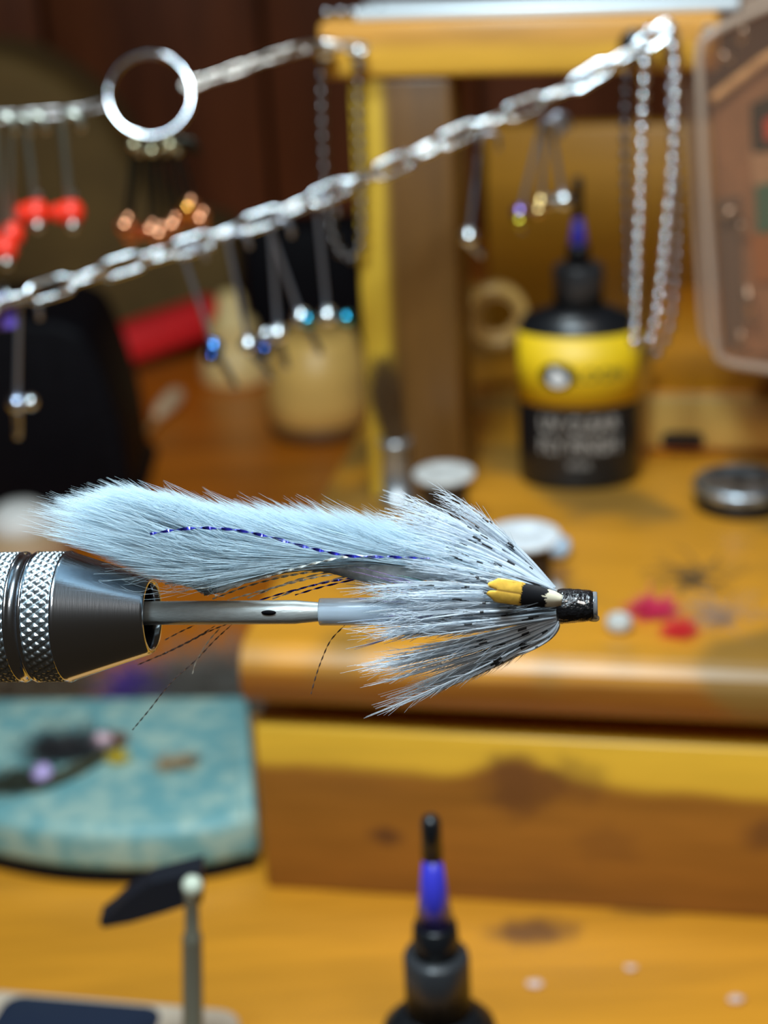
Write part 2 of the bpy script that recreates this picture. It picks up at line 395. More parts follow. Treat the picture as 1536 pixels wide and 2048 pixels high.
# steel strip lying on the beam
c = SPy(1050, 22, BY); v, f = rbox((c[0] + 4, BY + 12, zb1 + 1.3), (88, 22, 2.6), 0.7)
st_ = thing('steel_rule', 'shiny steel strip lying along the top of the wooden crossbeam', 'ruler', SW((c[0], BY + 12, zb1)), SYAW)
mk('blade', v - np.array([c[0], BY + 12, zb1]), f, M('rule_steel', (0.85, 0.93, 0.97), 0.45, 0.5), st_, local=True)
for k in range(5):
    cc = SPy(585 + 22*k, 8 + 2*(k % 2), BY + 6); r_ = 1.5
    o = mk('bead', *sphere((0, 0, 0), r_, 12, 8), M('grey_bead', (0.35, 0.35, 0.36), 0.25, 1.0) if k == 0 else o_m, None)
    o_m = o.data.materials[0]; w_ = SW((bx0 + 1.5 + 2.3*k*1.4, BY + 5 + k % 2, zb1 + r_)); o.location = [q*MM for q in w_]
    tag(o, 'dark metal bead lying on the left end of the crossbeam', 'bead', 'metal beads on the crossbeam end')

# ================================================================== chains
def link_mesh(name, length, width, r, mat):
    a = (width/2 - r); s = length/2 - width/2; P = []
    for i in range(8): t = -pi/2 + pi*i/7; P.append((s + a*cos(t), a*sin(t), 0))
    for i in range(8): t = pi/2 + pi*i/7; P.append((-s + a*cos(t), a*sin(t), 0))
    v, f = tube(P, r, 8, closed=True); return shared(name, v, f, mat)
def chain(name, label, pts, pitch, me, roll0=0.0, parent_loc=None):
    P = path(pts, 600); s = np.r_[0, np.cumsum(np.linalg.norm(np.diff(P, axis=0), axis=1))]
    t = thing(name, label, 'chain', P[0]); i = 0; q = pitch/2; out = []
    while q < s[-1]:
        c = np.array([np.interp(q, s, P[:, k]) for k in range(3)]); e = np.array([np.interp(min(q + 1, s[-1]), s, P[:, k]) for k in range(3)])
        X = e - c; X /= np.linalg.norm(X); up = np.cross(X, FW); up /= np.linalg.norm(up); nn = np.cross(X, up)
        a = roll0 + (pi/2 if i % 2 else 0) + rng.normal(0, 0.12)
        Y = cos(a)*up + sin(a)*nn; Z = np.cross(X, Y)
        inst('link', me, t, mat44(c, X, Y, Z)); out.append(c); q += pitch; i += 1
    return t, out
fc = [(1338, 52, 388), (1285, 92, 388), (1200, 140, 387), (1120, 185, 386), (1000, 235, 383), (900, 278, 380), (780, 335, 376), (660, 385, 370), (560, 427, 366), (460, 462, 362),
      (380, 492, 358), (250, 530, 352), (150, 562, 347), (60, 590, 343), (-40, 618, 338), (-160, 655, 333), (-420, 700, 326)]
front_chain, fcl = chain('hook_chain', 'bright steel link chain slanting across in front of the crossbeam', [PY(u, v_, y) for u, v_, y in fc], 8.0, link_mesh('link', 10.8, 4.7, 0.64, SILVER), 0.22)
def fcY(u): return float(np.interp(u, [q[0] for q in fc][::-1], [q[2] for q in fc][::-1]))
bc = [(730, 98, 400), (660, 90, 402), (600, 98, 398), (540, 115, 395), (470, 140, 392), (378, 170, 389)]
chain('back_chain', 'fine chain running from the crossbeam to the split ring', [PY(u, v_, y) for u, v_, y in bc], 4.9, link_mesh('small_link', 6.8, 3.3, 0.44, NICKEL), 0.5)
bc2 = [(212, 208, 388), (150, 222, 388), (80, 228, 387), (0, 234, 386), (-150, 236, 384), (-420, 225, 384)]
chain('back_chain', 'fine dull chain running left from the split ring', [PY(u, v_, y) for u, v_, y in bc2], 4.9, link_mesh('small_link', 6.8, 3.3, 0.44, M('dull_nickel', (0.45, 0.43, 0.42), 0.35, 1.0)), 0.5)
# split ring
rc = PY(300, 190, 389); rt = thing('split_ring', 'large silver split ring holding a bunch of copper beaded hooks', 'ring', rc)
P = []
for k in range(97):
    a = 4*pi*k/96; P.append(rc + 9.2*(cos(a + 2.9)*CR + sin(a + 2.9)*CU) + FW*(0.9*k/96 - 0.45)*2.0 + FW*0)
v, f = tube(P, 0.72, 10); mk('coil', v, f, M('ring_steel', (0.55, 0.56, 0.58), 0.10, 1.0), rt)

def ball_chain(name, label, pts, pitch, r, mat):
    P = path(pts, 500); s = np.r_[0, np.cumsum(np.linalg.norm(np.diff(P, axis=0), axis=1))]
    t = thing(name, label, 'chain', P[0])
    bm_v, bm_f = sphere((0, 0, 0), r, 14, 9); me = shared('bead', bm_v, bm_f, mat)
    for q in np.arange(0, s[-1], pitch):
        c = np.array([np.interp(q, s, P[:, k]) for k in range(3)])
        inst('bead', me, t, Matrix.Translation(Vector(c*MM)))
    v, f = tube(P[::6], r*0.25, 5); mk('wire', v, f, DARKSTEEL, t)
    return t
BALL = M('ball_chain_steel', (0.85, 0.88, 0.90), 0.05, 1.0)
yk = peg_r2[1]
def hang(pts, y): return [PY(u, v_, y) for u, v_ in pts]
ball_chain('ball_chain', 'bright ball chain looped over the peg, leftmost bright strand', hang([(1296, 62), (1290, 120), (1284, 250), (1280, 400), (1274, 520), (1270, 640), (1268, 705)], yk - 6), 3.5, 1.3, BALL)
ball_chain('ball_chain', 'bright ball chain of the right strand, curling to a free end at its foot', hang([(1340, 62), (1350, 130), (1349, 250), (1340, 380), (1330, 480), (1318, 600), (1304, 670), (1290, 700)], yk - 6), 3.5, 1.3, BALL)
ball_chain('ball_chain', 'ball chain hanging just behind the right bright strand', hang([(1348, 80), (1342, 200), (1352, 330), (1356, 450), (1350, 560), (1338, 660), (1308, 716)], yk + 2.5), 3.5, 1.25, M('grey_ball_steel', (0.42, 0.42, 0.46), 0.28, 1.0))
ball_chain('ball_chain', 'dark ball chain hanging behind, left of the bright strands', hang([(1262, 90), (1252, 160), (1250, 300), (1254, 450), (1260, 600)], yk + 3), 3.5, 1.2, M('dark_ball_steel', (0.10, 0.10, 0.11), 0.3, 1.0))
ball_chain('ball_chain', 'ball chain loop darkened for shade, hanging from the left end of the crossbeam', hang([(648, 92), (642, 150), (646, 300), (655, 420), (672, 490), (700, 517), (722, 480), (722, 350), (716, 200), (720, 106)], peg_l[1] + 1), 3.5, 1.25, M('shaded_ball_steel', (0.16, 0.15, 0.15), 0.3, 1.0))  # shadow on this loop is put into its darker steel colour

# ================================================================== hooks on the chains
def hook(name, label, u0, v0, u1, v1, Y, bead_mat, group=None, wire=DARKSTEEL, br=2.1, tail=(14, 45), bend=1, wr=0.58, second=None, pair=False):
    a = PY(u0, v0, Y); b = PY(u1, v1, Y); d = b - a; L_ = np.linalg.norm(d); d /= L_
    sd = np.cross(d, FW); sd /= np.linalg.norm(sd)
    t = thing(name, label, 'fish hook', a, group=group)
    rr = 2.1; P = []
    for k in range(9):
        an = pi*k/8; P.append(a + d*rr*(1 - sin(an)) - d*0 + bend*sd*(rr*2 - rr*(1 - cos(an))) )
    P = [P[0] + d*1.8 + bend*sd*0.2] + P
    P += [a + d*x for x in np.linspace(rr + 2, L_, 8)]
    if tail: P += [PY(u1 + tail[0]*0.5, v1 + tail[1]*0.5, Y)]
    v, f = tube(P, wr, 6); mk('shank', v, f, wire, t)
    v, f = sphere(b, br, 16, 10); mk('bead', v, f, bead_mat, t)
    if second:
        off, r2, m2 = second
        v, f = sphere(b + off[0]*CR + off[1]*CU - FW*1.0, r2, 14, 9); mk('bead', v, f, m2, t)
    if tail:
        e = PY(u1 + tail[0], v1 + tail[1], Y); q = b + d*br*0.7
        pts = path([q, (q + e)/2 + 0.1, e], 8); v, f = tube(pts, np.linspace(0.9, 0.75, 8), 8); mk('eye_stem', v, f, STEEL, t)
    return t
BLUE = M('blue_bead', (0.10, 0.30, 0.75), 0.18, 1.0); CYAN = M('cyan_bead', (0.04, 0.45, 0.70), 0.2, 1.0); PALE = M('pale_silver_bead', (0.85, 0.92, 0.95), 0.22, 1.0)
DBLUE = M('deep_blue_bead', (0.03, 0.08, 0.30), 0.2, 1.0)
gb = 'blue beaded hooks on the front chain'
hook('fish_hook', 'blue beaded hook hanging lowest and furthest left of the blue beaded row', 362, 498, 428, 694, 357, BLUE, gb, tail=(45, 85), second=((-0.4, -2.2), 1.6, DBLUE))
hook('fish_hook', 'silver and navy beaded hook, second along the blue beaded row', 452, 468, 497, 690, 361, PALE, gb, tail=(48, 70), second=((3.6, -1.2), 1.8, DBLUE))
hook('fish_hook', 'very bright silver beaded hook in the middle of the blue beaded row', 540, 440, 556, 668, 364, PALE, gb, tail=(18, 70), br=2.2, second=((-2.6, -0.2), 1.6, PALE))
hook('fish_hook', 'cyan and silver beaded hook, fourth along the blue beaded row', 536, 446, 602, 634, 367, PALE, gb, tail=(40, 75), second=((1.5, -0.8), 1.7, CYAN))
hook('fish_hook', 'silver beaded hook with a teal bead, rightmost of the blue beaded row', 632, 400, 655, 632, 370, PALE, gb, tail=None, br=2.2, second=((4.2, -0.6), 1.7, CYAN))
hook('fish_hook', 'dark wire hook with two bluish beads before the black case', 38, 598, 34, 806, 344, M('ice_bead', (0.55, 0.65, 0.85), 0.25, 1.0), None, tail=(2, 70), second=((3.0, 0.1), 1.6, PALE))
GOLDY = M('yellow_bead', (0.75, 0.65, 0.06), 0.25, 1.0); BRASS = M('brass_bead', (0.85, 0.60, 0.25), 0.25, 1.0); VIOLET = M('violet_bead', (0.35, 0.25, 0.70), 0.22, 1.0)
gy = 'yellow and silver beaded hooks at the chain top'
hook('fish_hook', 'hook with the brightest white bead before the bottle nozzle', 1098, 232, 1128, 400, 396, PALE, gy, tail=None, second=((-3.6, -0.6), 1.9, PALE), br=2.4)
hook('fish_hook', 'hook with a brass bead, between the white and violet ones', 1092, 234, 1082, 404, 393, BRASS, gy, tail=None, second=((-0.6, -2.2), 1.7, BRASS))
hook('fish_hook', 'hook with violet and yellow beads, left of the brass one', 1086, 236, 1040, 425, 391, VIOLET, gy, tail=(6, 40), second=((-0.2, -2.2), 1.7, GOLDY))
t = hook('fish_hook', 'lone hook with one white bead beside the round tan ring', 962, 262, 938, 474, 391, PALE, None, tail=(28, 40), br=2.2)
RED = M('red_enamel', (0.90, 0.035, 0.012), 0.38); SMOKE = M('smoky_bead', (0.55, 0.55, 0.50), 0.3, 1.0)
GREY = M('grey_wire', (0.55, 0.58, 0.50), 0.35, 1.0)
gr_ = 'red headed hooks hanging from the dull chain'
for (lab, u0, v0, u1, v1, y) in (('right', 122, 228, 142, 425, 387), ('second from right', 50, 232, 72, 425, 386), ('third from right', 22, 232, 22, 470, 383), ('lowest and leftmost', -12, 232, 10, 498, 381)):
    d_ = {'right': 'red headed hook nearest the split ring', 'second from right': 'red headed hook next to the one nearest the split ring', 'third from right': 'red headed hook with its red bead half hidden at the frame edge',
          'lowest and leftmost': 'red headed hook whose red bead hangs lowest'}[lab]
    t = hook('fish_hook', d_, u0, v0, u1, v1, y, RED, gr_, wire=GREY, br=3.1, wr=1.0 if lab != 'third from right' else 0.7, tail=None, second=None)
    b = PY(u1, v1, y)
    v, f = sphere(b - CR*2.6 + FW*0.4, 2.3, 14, 9); mk('bead', v, f, RED, t)
    v, f = sphere(b - CU*3.2 + CR*0.6 - FW, 1.6, 12, 8); mk('eye', v, f, SMOKE, t)
    v, f = sphere(b + CU*3.4 + CR*0.2, 1.6, 12, 8); mk('collar', v, f, SMOKE, t)
COPPER = M('copper_bead', (0.85, 0.38, 0.20), 0.26, 1.0); COPPER2 = M('orange_copper_bead', (0.95, 0.45, 0.08), 0.2, 1.0); YEL = M('pale_brass_wire', (0.75, 0.70, 0.45), 0.35, 1.0)
cb = [(250, 452, 'dusky'), (262, 470, 'pale'), (300, 462, 'dark'), (318, 470, 'dull'), (345, 452, 'rosy'), (362, 435, 'plain'), (376, 418, 'bright orange'), (400, 440, 'pinkish')]
for k, (u1, v1, w_) in enumerate(cb):
    u0 = 268 + k*12
    hook('fish_hook', f'{w_} copper beaded hook bunched on the split ring' if w_ != 'bright orange' else 'bright orange copper beaded hook, the one that glints on the split ring', u0, 284 - 4*sin(pi*k/7), u1, v1, 386 + (k % 3)*2.2,
         COPPER2 if w_ == 'bright orange' else COPPER, 'copper beaded hooks on the split ring', wire=M('smoky_wire', (0.05, 0.05, 0.04), 0.4, 1.0) if k == 0 else sw_, tail=None, br=2.3, second=((0.8, 1.4), 1.5, COPPER))
    sw_ = bpy.data.materials['smoky_wire']
    if k % 1 == 0:
        q = PY(u0, 290 + (k % 2)*12, 386 + (k % 3)*2.2); v, f = sphere(q, 1.35, 12, 8); mk('eye', v, f, YEL, [o for o in COL.objects if o.get('group') == 'copper beaded hooks on the split ring'][-1])
# violet tag on the front chain
q = PY(8, 625, 344); t = thing('plastic_tag', 'violet plastic tag hanging from the left end of the front chain', 'tag', q)
v, f = rbox(q, (4.5, 2, 7), 0.9, 2); mk('tab', v, f, M('violet_plastic', (0.20, 0.13, 0.75), 0.35), t)
v, f = tube([q + CU*3, q + CU*5.5, PY(14, 594, 344)], 0.5, 6); mk('loop', v, f, SILVER, t)

# ================================================================== resin bottles
YLAB = M('yellow_label', (0.86, 0.55, 0.01), 0.45); GREYINK = M('grey_ink', (0.36, 0.33, 0.30), 0.5); DARKINK = M('dark_ink', (0.05, 0.06, 0.02), 0.5); WHITEINK = M('white_ink', (0.75, 0.75, 0.75), 0.5)
NOZ = M('blue_nozzle', (0.045, 0.045, 0.55), 0.28, coat=0.4)
def bottle(label, base, a, b, z, cap_r, nz, rot=0.0, lettered=True):
    """z: heights of body top, shoulder top, cap top, collar top, cone top, tip top above base"""
    t = thing('resin_bottle', label, 'bottle', base)
    c = np.array(base, float); zb, zs, zc, zk, zn, zt = z
    prof = [(0, 0), (0.90, 0), (0.97, 0.8), (1.0, 2.2), (1.0, zb - 1.5), (0.97, zb), (0.90, zb + (zs - zb)*0.45)]
    pr = [(r*a, h) for r, h in prof]
    V, F = lathe(c, pr + [(cap_r*1.15, zs - 0.4), (cap_r*0.9, zs)], 48, sx=1, sy=b/a, rot=rot)
    mk('body', V, F, BLACKP, t)
    ridg = []; n = 40
    V, F = lathe(c, [(0, zs - 0.3), (cap_r, zs - 0.3), (cap_r, zc - 0.8), (cap_r*0.93, zc), (cap_r*0.55, zc + 0.3), (0, zc + 0.3)], 40)
    Vv = V.copy(); ang = np.arctan2(V[:, 1] - c[1], V[:, 0] - c[0]); sc_ = 1 + 0.018*np.sign(np.sin(ang*20)); Vv[:, 0] = c[0] + (V[:, 0] - c[0])*sc_; Vv[:, 1] = c[1] + (V[:, 1] - c[1])*sc_
    cp = mk('cap', Vv, F, M('cap_plastic', (0.03, 0.032, 0.036), 0.38) if 'cap_plastic' not in bpy.data.materials else bpy.data.materials['cap_plastic'], t)
    V, F = lathe(c, [(0, zc), (nz*1.0, zc + 0.2), (nz*1.02, zc + (zk - zc)*0.5), (nz*0.95, zk - 0.3), (nz*0.86, zk)], 28); mk('collar', V, F, BLACKP, t)
    V, F = lathe(c, [(0, zk - 0.2), (nz*0.84, zk - 0.2), (nz*0.60, zk + (zn - zk)*0.5), (nz*0.40, zn)], 28); mk('nozzle', V, F, NOZ, t)
    V, F = lathe(c, [(0, zn - 0.2), (nz*0.46, zn - 0.2), (nz*0.42, zt - 1.2), (nz*0.30, zt - 0.3), (0, zt)], 20); mk('nozzle_cap', V, F, BLACKP, t)
    if lettered:
        def onb(x, y, dz, off=0.25):                        # x mm round the body, y height
            th = x/a; cr, sr = cos(rot), sin(rot)
            lx, ly = (a + off + dz)*sin(th), -(b + off + dz)*cos(th); return c + np.array([lx*cr - ly*sr, lx*sr + ly*cr, y])
        z0, z1 = zb*0.545, zb*0.985
        N = 36; xs = np.linspace(-a*1.32, a*1.32, N); V = [onb(x, y, 0, o_) for o_ in (0.02, 0.25) for y in (z0, z1) for x in xs]
        F = []
        for q in (0, 1):
            o0 = q*2*N
            for i in range(N - 1):
                g_ = [o0 + i, o0 + i + 1, o0 + N + i + 1, o0 + N + i]; F.append(g_ if q else g_[::-1])
        for i in range(N - 1):
            F.append([i, i + 1, 2*N + i + 1, 2*N + i]); F.append([N + i + 1, N + i, 3*N + i, 3*N + i + 1])
        lb = mk('label', V, F, YLAB, t, label='yellow wrap label')
        yl = (z0 + z1)/2 - 0.8
        ell = [(cos(q), sin(q)) for q in np.linspace(0, 2*pi, 28, endpoint=False)]
        for nm, cx, cy, rx, ry, m_, off in (('logo', -5.6, yl, 4.7, 3.5, BLACKM, 0.5), ('logo_bird', -5.2, yl - 0.7, 2.5, 1.9, WHITEINK, 0.75)):
            V = [onb(cx + rx*p, cy + ry*q, 0, off - 0.3) for p, q in ell] + [onb(cx + rx*p, cy + ry*q, 0, off) for p, q in ell]; n = len(ell)
            F = [[n + i for i in range(n)]] + [[i, (i + 1) % n, n + (i + 1) % n, n + i] for i in range(n)]
            mk(nm, V, F, m_, lb, smooth=False)
        V = [onb(-5.9 + p, yl + 1.6 + q, 0, o_) for o_ in (0.5, 0.8) for p, q in ((-1.2, 0.7), (-0.6, -0.8), (1.4, -1.2), (0.9, 0.5))]
        mk('logo_beak', V, [[4, 5, 6, 7], [0, 1, 5, 4], [1, 2, 6, 5], [2, 3, 7, 6], [3, 0, 4, 7]], WHITEINK, lb, smooth=False)
        text('LOON', 4.6, DARKINK, lb, lambda x, y, d: onb(x + 5.6, y + yl, d, 0.28))
        text('UV CLEAR', 5.0, GREYINK, t, lambda x, y, d: onb(x*0.95, y*1.15 + zb*0.43, d, 0.05), bold=0.06)
        text('FLY FINISH', 5.0, GREYINK, t, lambda x, y, d: onb(x*0.92, y*1.15 + zb*0.29, d, 0.05), bold=0.06)
        text('thick', 3.0, GREYINK, t, lambda x, y, d: onb(x, y + zb*0.175, d, 0.05))
    return t
B1 = PZ(1168, 984, 65); yb = B1[1] + 10.5
def zA(v_, y, u=1168): return PY(u, v_, y)[2] - 65
bottle('black resin bottle with yellow label standing behind the fly on the station', (B1[0] - 0.0, yb, 65.05), 15.7, 10.5,
       (zA(648, yb), zA(606, yb), zA(528, yb), zA(488, yb, 1162), zA(432, yb, 1160), zA(352, yb, 1158)), 6.3, 3.0, SYAW*0.6)
YB2 = None
c2 = CP + ray(868, 1630)*292; yb2 = c2[1]
def zB(v_, u=872): return PY(u, v_, yb2)[2]
bottle('black bottle with blue nozzle standing on the bench below the fly', (PY(874, 1950, yb2)[0], yb2, 0.05), 11.0, 9.5,
       (zB(2075), zB(2015), zB(1905), zB(1845), zB(1712), zB(1630)), 5.8, 4.0, 0, lettered=False)

# ================================================================== things on the station
def spool(label, u, v_, zt, r, thr_mat, flange=None):
    c = PZ(u, v_, zt); c[2] = 65.05; h = zt - 65
    t = thing('thread_spool', label, 'thread spool', c, group='thread spools in front of the post')
    fm = flange or M('spool_white', (0.78, 0.82, 0.86), 0.45, 0, 0.12, 0.5)
    for z0, nm in ((0, 'flange'), (h - 1.4, 'flange')):
        V, F = lathe(c, [(0, z0), (r, z0), (r + 0.15, z0 + 0.5), (r + 0.1, z0 + 1.1), (r - 0.4, z0 + 1.4), (r*0.35, z0 + 1.4), (r*0.30, z0 + 1.0), (0, z0 + 1.0)], 36); mk(nm, V, F, fm, t)
    pr = [(r*0.72 + 0.25*(i % 2), 1.3 + (h - 2.7)*i/20) for i in range(21)]
    V, F = lathe(c, pr, 30); mk('thread', V, F, thr_mat, t)
    return t, c
DT = M('dark_thread', (0.03, 0.018, 0.012), 0.6)
spool('white topped thread spool nearer the fly head', 1046, 1066, 80, 8.3, DT)
spool('smaller white topped thread spool between post and metal stacker', 888, 942, 82, 7.3, DT, M('spool_grey', (0.62, 0.62, 0.60), 0.5, 0, 0.15, 0.5))
q = PZ(1118, 1108, 66); t = mk('glass_bead', *lathe(q, [(1.0, -1), (2.4, 0.0), (2.9, 1.6), (2.5, 3.6), (1.0, 4.4)], 18), M('pale_blue_glass', (0.45, 0.62, 0.80), 0.2), None); tag(t, 'small pale blue bead on the station beside the nearer spool', 'bead')
# hair stacker with dark hair
c = PZ(796, 1004, 65); c[2] = 65.05; hs = PY(796, 876, c[1])[2] - 65
t = thing('hair_stacker', 'grey metal hair stacker tube holding a fan of dark hair', 'hair stacker', c)
V, F = lathe(c, [(0, 0), (4.6, 0), (4.6, 2), (3.7, 2.4), (3.7, hs - 2.4), (4.2, hs - 2), (4.2, hs), (3.4, hs + 0.1), (3.3, hs - 3), (0, hs - 3)], 28); mk('tube', V, F, M('stacker_metal', (0.42, 0.44, 0.46), 0.35, 0.8), t)
n = 420; A = np.zeros((n, 3)); C_ = np.zeros((n, 3)); B_ = np.zeros((n, 3))
for i in range(n):
    a, r_ = rng.uniform(0, 2*pi), 2.6*sqrt(rng.uniform()); A[i] = c + [r_*cos(a), r_*sin(a), hs - 3]
    w_ = rng.normal(0, 1)
    e = PY(778 - 18*w_ - 30*rng.uniform(), 745 + 45*rng.uniform(-1, 1), c[1] + rng.normal(0, 4)); C_[i] = e; B_[i] = A[i]*0.45 + e*0.55 + [0, 0, 2]
P = bez(A, B_, C_, np.linspace(0, 1, 7)); v, f, _ = strands(P, np.broadcast_to(np.linspace(0.16, 0.05, 7), (n, 7)))
o = mk('hair', v, f, M('dark_hair', (0.16, 0.09, 0.04), 0.5), t, label='fan of dark brown hair'); o['kind'] = 'stuff'
# dark tin
c = PZ(1492, 1030, 65); c = c + np.array([0, 7, 0]); c[2] = 65.05
t = thing('metal_tin', 'round dark grey tin with shiny lid lying on the station', 'tin', c)
V, F = lathe(c, [(0, 0), (11.0, 0), (11.6, 0.8), (11.6, 3.8), (11.2, 4.2)], 40); mk('body', V, F, BLACKP, t)
g = M('tin_lid', (0.40, 0.45, 0.50), 0.34, 0.9, 0.7, 0.22, 0.9)
V, F = lathe(c, [(11.2, 4.0), (11.9, 4.3), (11.9, 6.0), (11.2, 6.8), (9, 7.1), (8.4, 6.5), (0, 6.3)], 40); mk('lid', V, F, g, t)
# ring roll behind
c = SPy(990, 545, rz[1] + 40); cw = SW((c[0], rz[1] + 40, c[2])); cw[2] = rh + 9.6
t = thing('tape_roll', 'round tan roll standing on edge behind the bottle', 'roll', cw, SYAW)
prof = [(8.0, -4), (9.4, -4), (9.5, 0), (9.4, 4), (8.0, 4), (6.4, 3.8), (6.2, 0), (6.4, -3.8), (8.0, -4)]
V, F = lathe((0, 0, 0), prof, 40, axis=(0.18, -1, 0)); mk('winding', V, F[:-2], clearplastic('amber_tape', (0.75, 0.45, 0.13), 0.25, 0.3, 0.1), t, local=True)
V, F = lathe((0, 0, 0), [(5.6, -3.6), (6.2, -3.6), (6.2, 3.6), (5.6, 3.6), (5.6, -3.6)], 36, axis=(0.18, -1, 0)); mk('core', V, F[:-2], M('card_core', (0.55, 0.32, 0.10), 0.6), t, local=True)
# bits on the station
def tuft(name, label, cat, c, n, ln, r0, mat, spread=(1, 1, 0.4), seed=0, parent=None, dirv=None):
    g_ = np.random.default_rng(seed); A = np.array(c) + g_.normal(0, 1, (n, 3))*ln*0.16*np.array(spread); A[:, 2] = np.maximum(A[:, 2], c[2])
    d = g_.normal(0, 1, (n, 3))*np.array(spread)
    if dirv is not None: d = d*0.35 + np.array(dirv)
    d[:, 2] = np.abs(d[:, 2]); d /= np.linalg.norm(d, axis=1)[:, None]
    L_ = ln*g_.uniform(0.5, 1, (n, 1)); C_ = A + d*L_; B_ = (A + C_)/2 + g_.normal(0, 0.2, (n, 3))*ln + [0, 0, 0.1*ln]; B_[:, 2] = np.maximum(B_[:, 2], c[2]); C_[:, 2] = np.maximum(C_[:, 2], c[2])
    P = bez(A, B_, C_, np.linspace(0, 1, 6)); v, f, _ = strands(P, np.broadcast_to(np.linspace(r0, r0*0.3, 6), (n, 6)), side=np.array([[[0.1, 0.2, 1.0]]]))
    o = mk(name, v, f, mat, parent)
    if parent is None: tag(o, label, cat)
    return o
PINK = M('pink_fluff', (0.85, 0.05, 0.16), 0.7); REDF = M('red_fluff', (0.90, 0.05, 0.05), 0.7)
tuft('dubbing_tuft', 'pink scrap of dubbing fluff on the station near its front edge', 'fluff', PZ(1305, 1228, 65.4), 260, 6.5, 0.16, PINK, (1, 0.9, 0.45), 3)
tuft('dubbing_tuft', 'red scrap of dubbing fluff touching the pink one', 'fluff', PZ(1358, 1266, 65.4), 200, 5, 0.16, REDF, (1, 0.9, 0.45), 4)
q = PZ(1238, 1262, 65); o = mk('eye_bead', *lathe(q, [(0.8, 0), (2.4, 0.4), (3.0, 1.8), (2.5, 3.4), (1.2, 4.0), (0.6, 3.0)], 18), M('grey_white_bead', (0.55, 0.55, 0.52), 0.35), None); tag(o, 'grey white bead lying on the station near the fly head', 'bead')
tuft('feather_scrap', 'dark feather fibres scattered on the station behind the pink fluff', 'feather', PZ(1385, 1165, 65.3), 22, 15, 0.20, M('slate_fibre', (0.10, 0.08, 0.05), 0.7), (1, 1, 0.12), 6)
tuft('feather_scrap', 'pale grey fluff wisp on the station right of the pink fluff', 'feather', PZ(1450, 1235, 65.3), 60, 13, 0.10, fibre('pale_wisp', (0.65, 0.55, 0.5)), (1.2, 1, 0.12), 8)
# ================================================================== clear box hanging at the right
YC = 392
def pc(u, v_, y=YC): return PY(u, v_, y)
bc_ = pc(1560, 380); hgt = 0
t = thing('clear_box', 'clear plastic hook box hanging at the right of the crossbeam', 'box', bc_)
cl = clearplastic('clear_box_plastic', (0.80, 0.60, 0.45), 0.94, 0.10, 0.25); clr = clearplastic('clear_rim_plastic', (0.66, 0.50, 0.38), 0.50, 0.16, 0.2)
# outer shell: rounded outline swept as a frame, plus front and back sheets
oc = [pc(*q) for q in ((1700, -40), (1600, -8), (1500, 30), (1420, 70), (1400, 105), (1402, 200), (1412, 400), (1424, 560), (1432, 690), (1450, 722), (1520, 736), (1640, 752), (1740, 760))]
pp = path(oc, 60); v, f = tube(pp, 1.05, 10); v2, f2 = tube(pp + np.array([0, 15.0, 0]), 1.05, 10); mk('rim', *join((v, f), (v2, f2)), clr, t)
rr = np.array(oc + [pc(1740, -40)]); nrm = np.array([0, 1.0, 0])
V = np.vstack([pp, pp + np.array([0, 15.0, 0])]); n = len(pp); F = [[i, i + 1, n + i + 1, n + i] for i in range(n - 1)]; mk('side_wall', V, F, cl, t)
poly = np.vstack([pp, [pc(1740, -40)]]); n = len(poly); V = np.vstack([poly, poly + [0, 0.5, 0]]); F = [list(range(n)), [n + i for i in range(n)][::-1]] + [[i, (i + 1) % n, n + (i + 1) % n, n + i] for i in range(n)]
mk('front_sheet', V, F, cl, t, smooth=False)
# insert card and contents
def card(pts, y, th, mat, nm, parent):
    P = np.array([pc(*q, y) for q in pts]); n = len(P); V = np.vstack([P, P + [0, th, 0]])
    return mk(nm, V, [list(range(n)), [n + i for i in range(n)][::-1]] + [[i, (i + 1) % n, n + (i + 1) % n, n + i] for i in range(n)], mat, parent, smooth=False)
cd = card([(1422, 200), (1560, 100), (1740, 40), (1740, 700), (1500, 706), (1446, 690)], 403, 0.8, M('kraft_card', (0.42, 0.23, 0.12), 0.6, 0, 0.15, 0.1), 'insert_card', t)
v, f = tube(path([pc(1422, 202, 401), pc(1490, 150, 401), pc(1560, 104, 401), pc(1740, 44, 401)], 20), 1.3, 8); mk('card_fold', v, f, M('pale_fold', (0.78, 0.52, 0.25), 0.5), cd)
card([(1502, 208), (1600, 170), (1600, 296), (1506, 306)], 401.5, 0.5, BLACKM, 'print_block', cd)
card([(1528, 240), (1600, 214), (1600, 266), (1530, 282)], 400.9, 0.4, M('print_red', (0.75, 0.08, 0.03), 0.5), 'print_block', cd)
card([(1512, 372), (1600, 350), (1600, 458), (1514, 466)], 401.5, 0.5, M('print_teal', (0.03, 0.22, 0.17), 0.5), 'print_block', cd)
card([(1500, 300), (1600, 286), (1600, 356), (1508, 372)], 401.7, 0.5, M('print_cream', (0.62, 0.42, 0.26), 0.5), 'print_block', cd)
card([(1430, 400), (1482, 392), (1490, 700), (1446, 690)], 402.0, 0.4, M('print_grey', (0.16, 0.12, 0.10), 0.5), 'print_block', cd)
card([(1500, 470), (1600, 462), (1600, 560), (1510, 566)], 401.7, 0.5, M('print_orange', (0.50, 0.20, 0.05), 0.5), 'print_block', cd)
for i, (a, b) in enumerate((((1440, 430), (1478, 412)), ((1478, 448), (1486, 452)), ((1480, 660), (1484, 690)), ((1440, 108), (1462, 118)), ((1494, 570), (1500, 640)), ((1478, 84), (1492, 50)))):
    v, f = tube([pc(*a, 398), (pc(*a, 398) + pc(*b, 398))/2 - np.array([0, 0.6, 0]), pc(*b, 398)], 0.9, 8); mk('treble_hook', v, f, NICKEL, t)
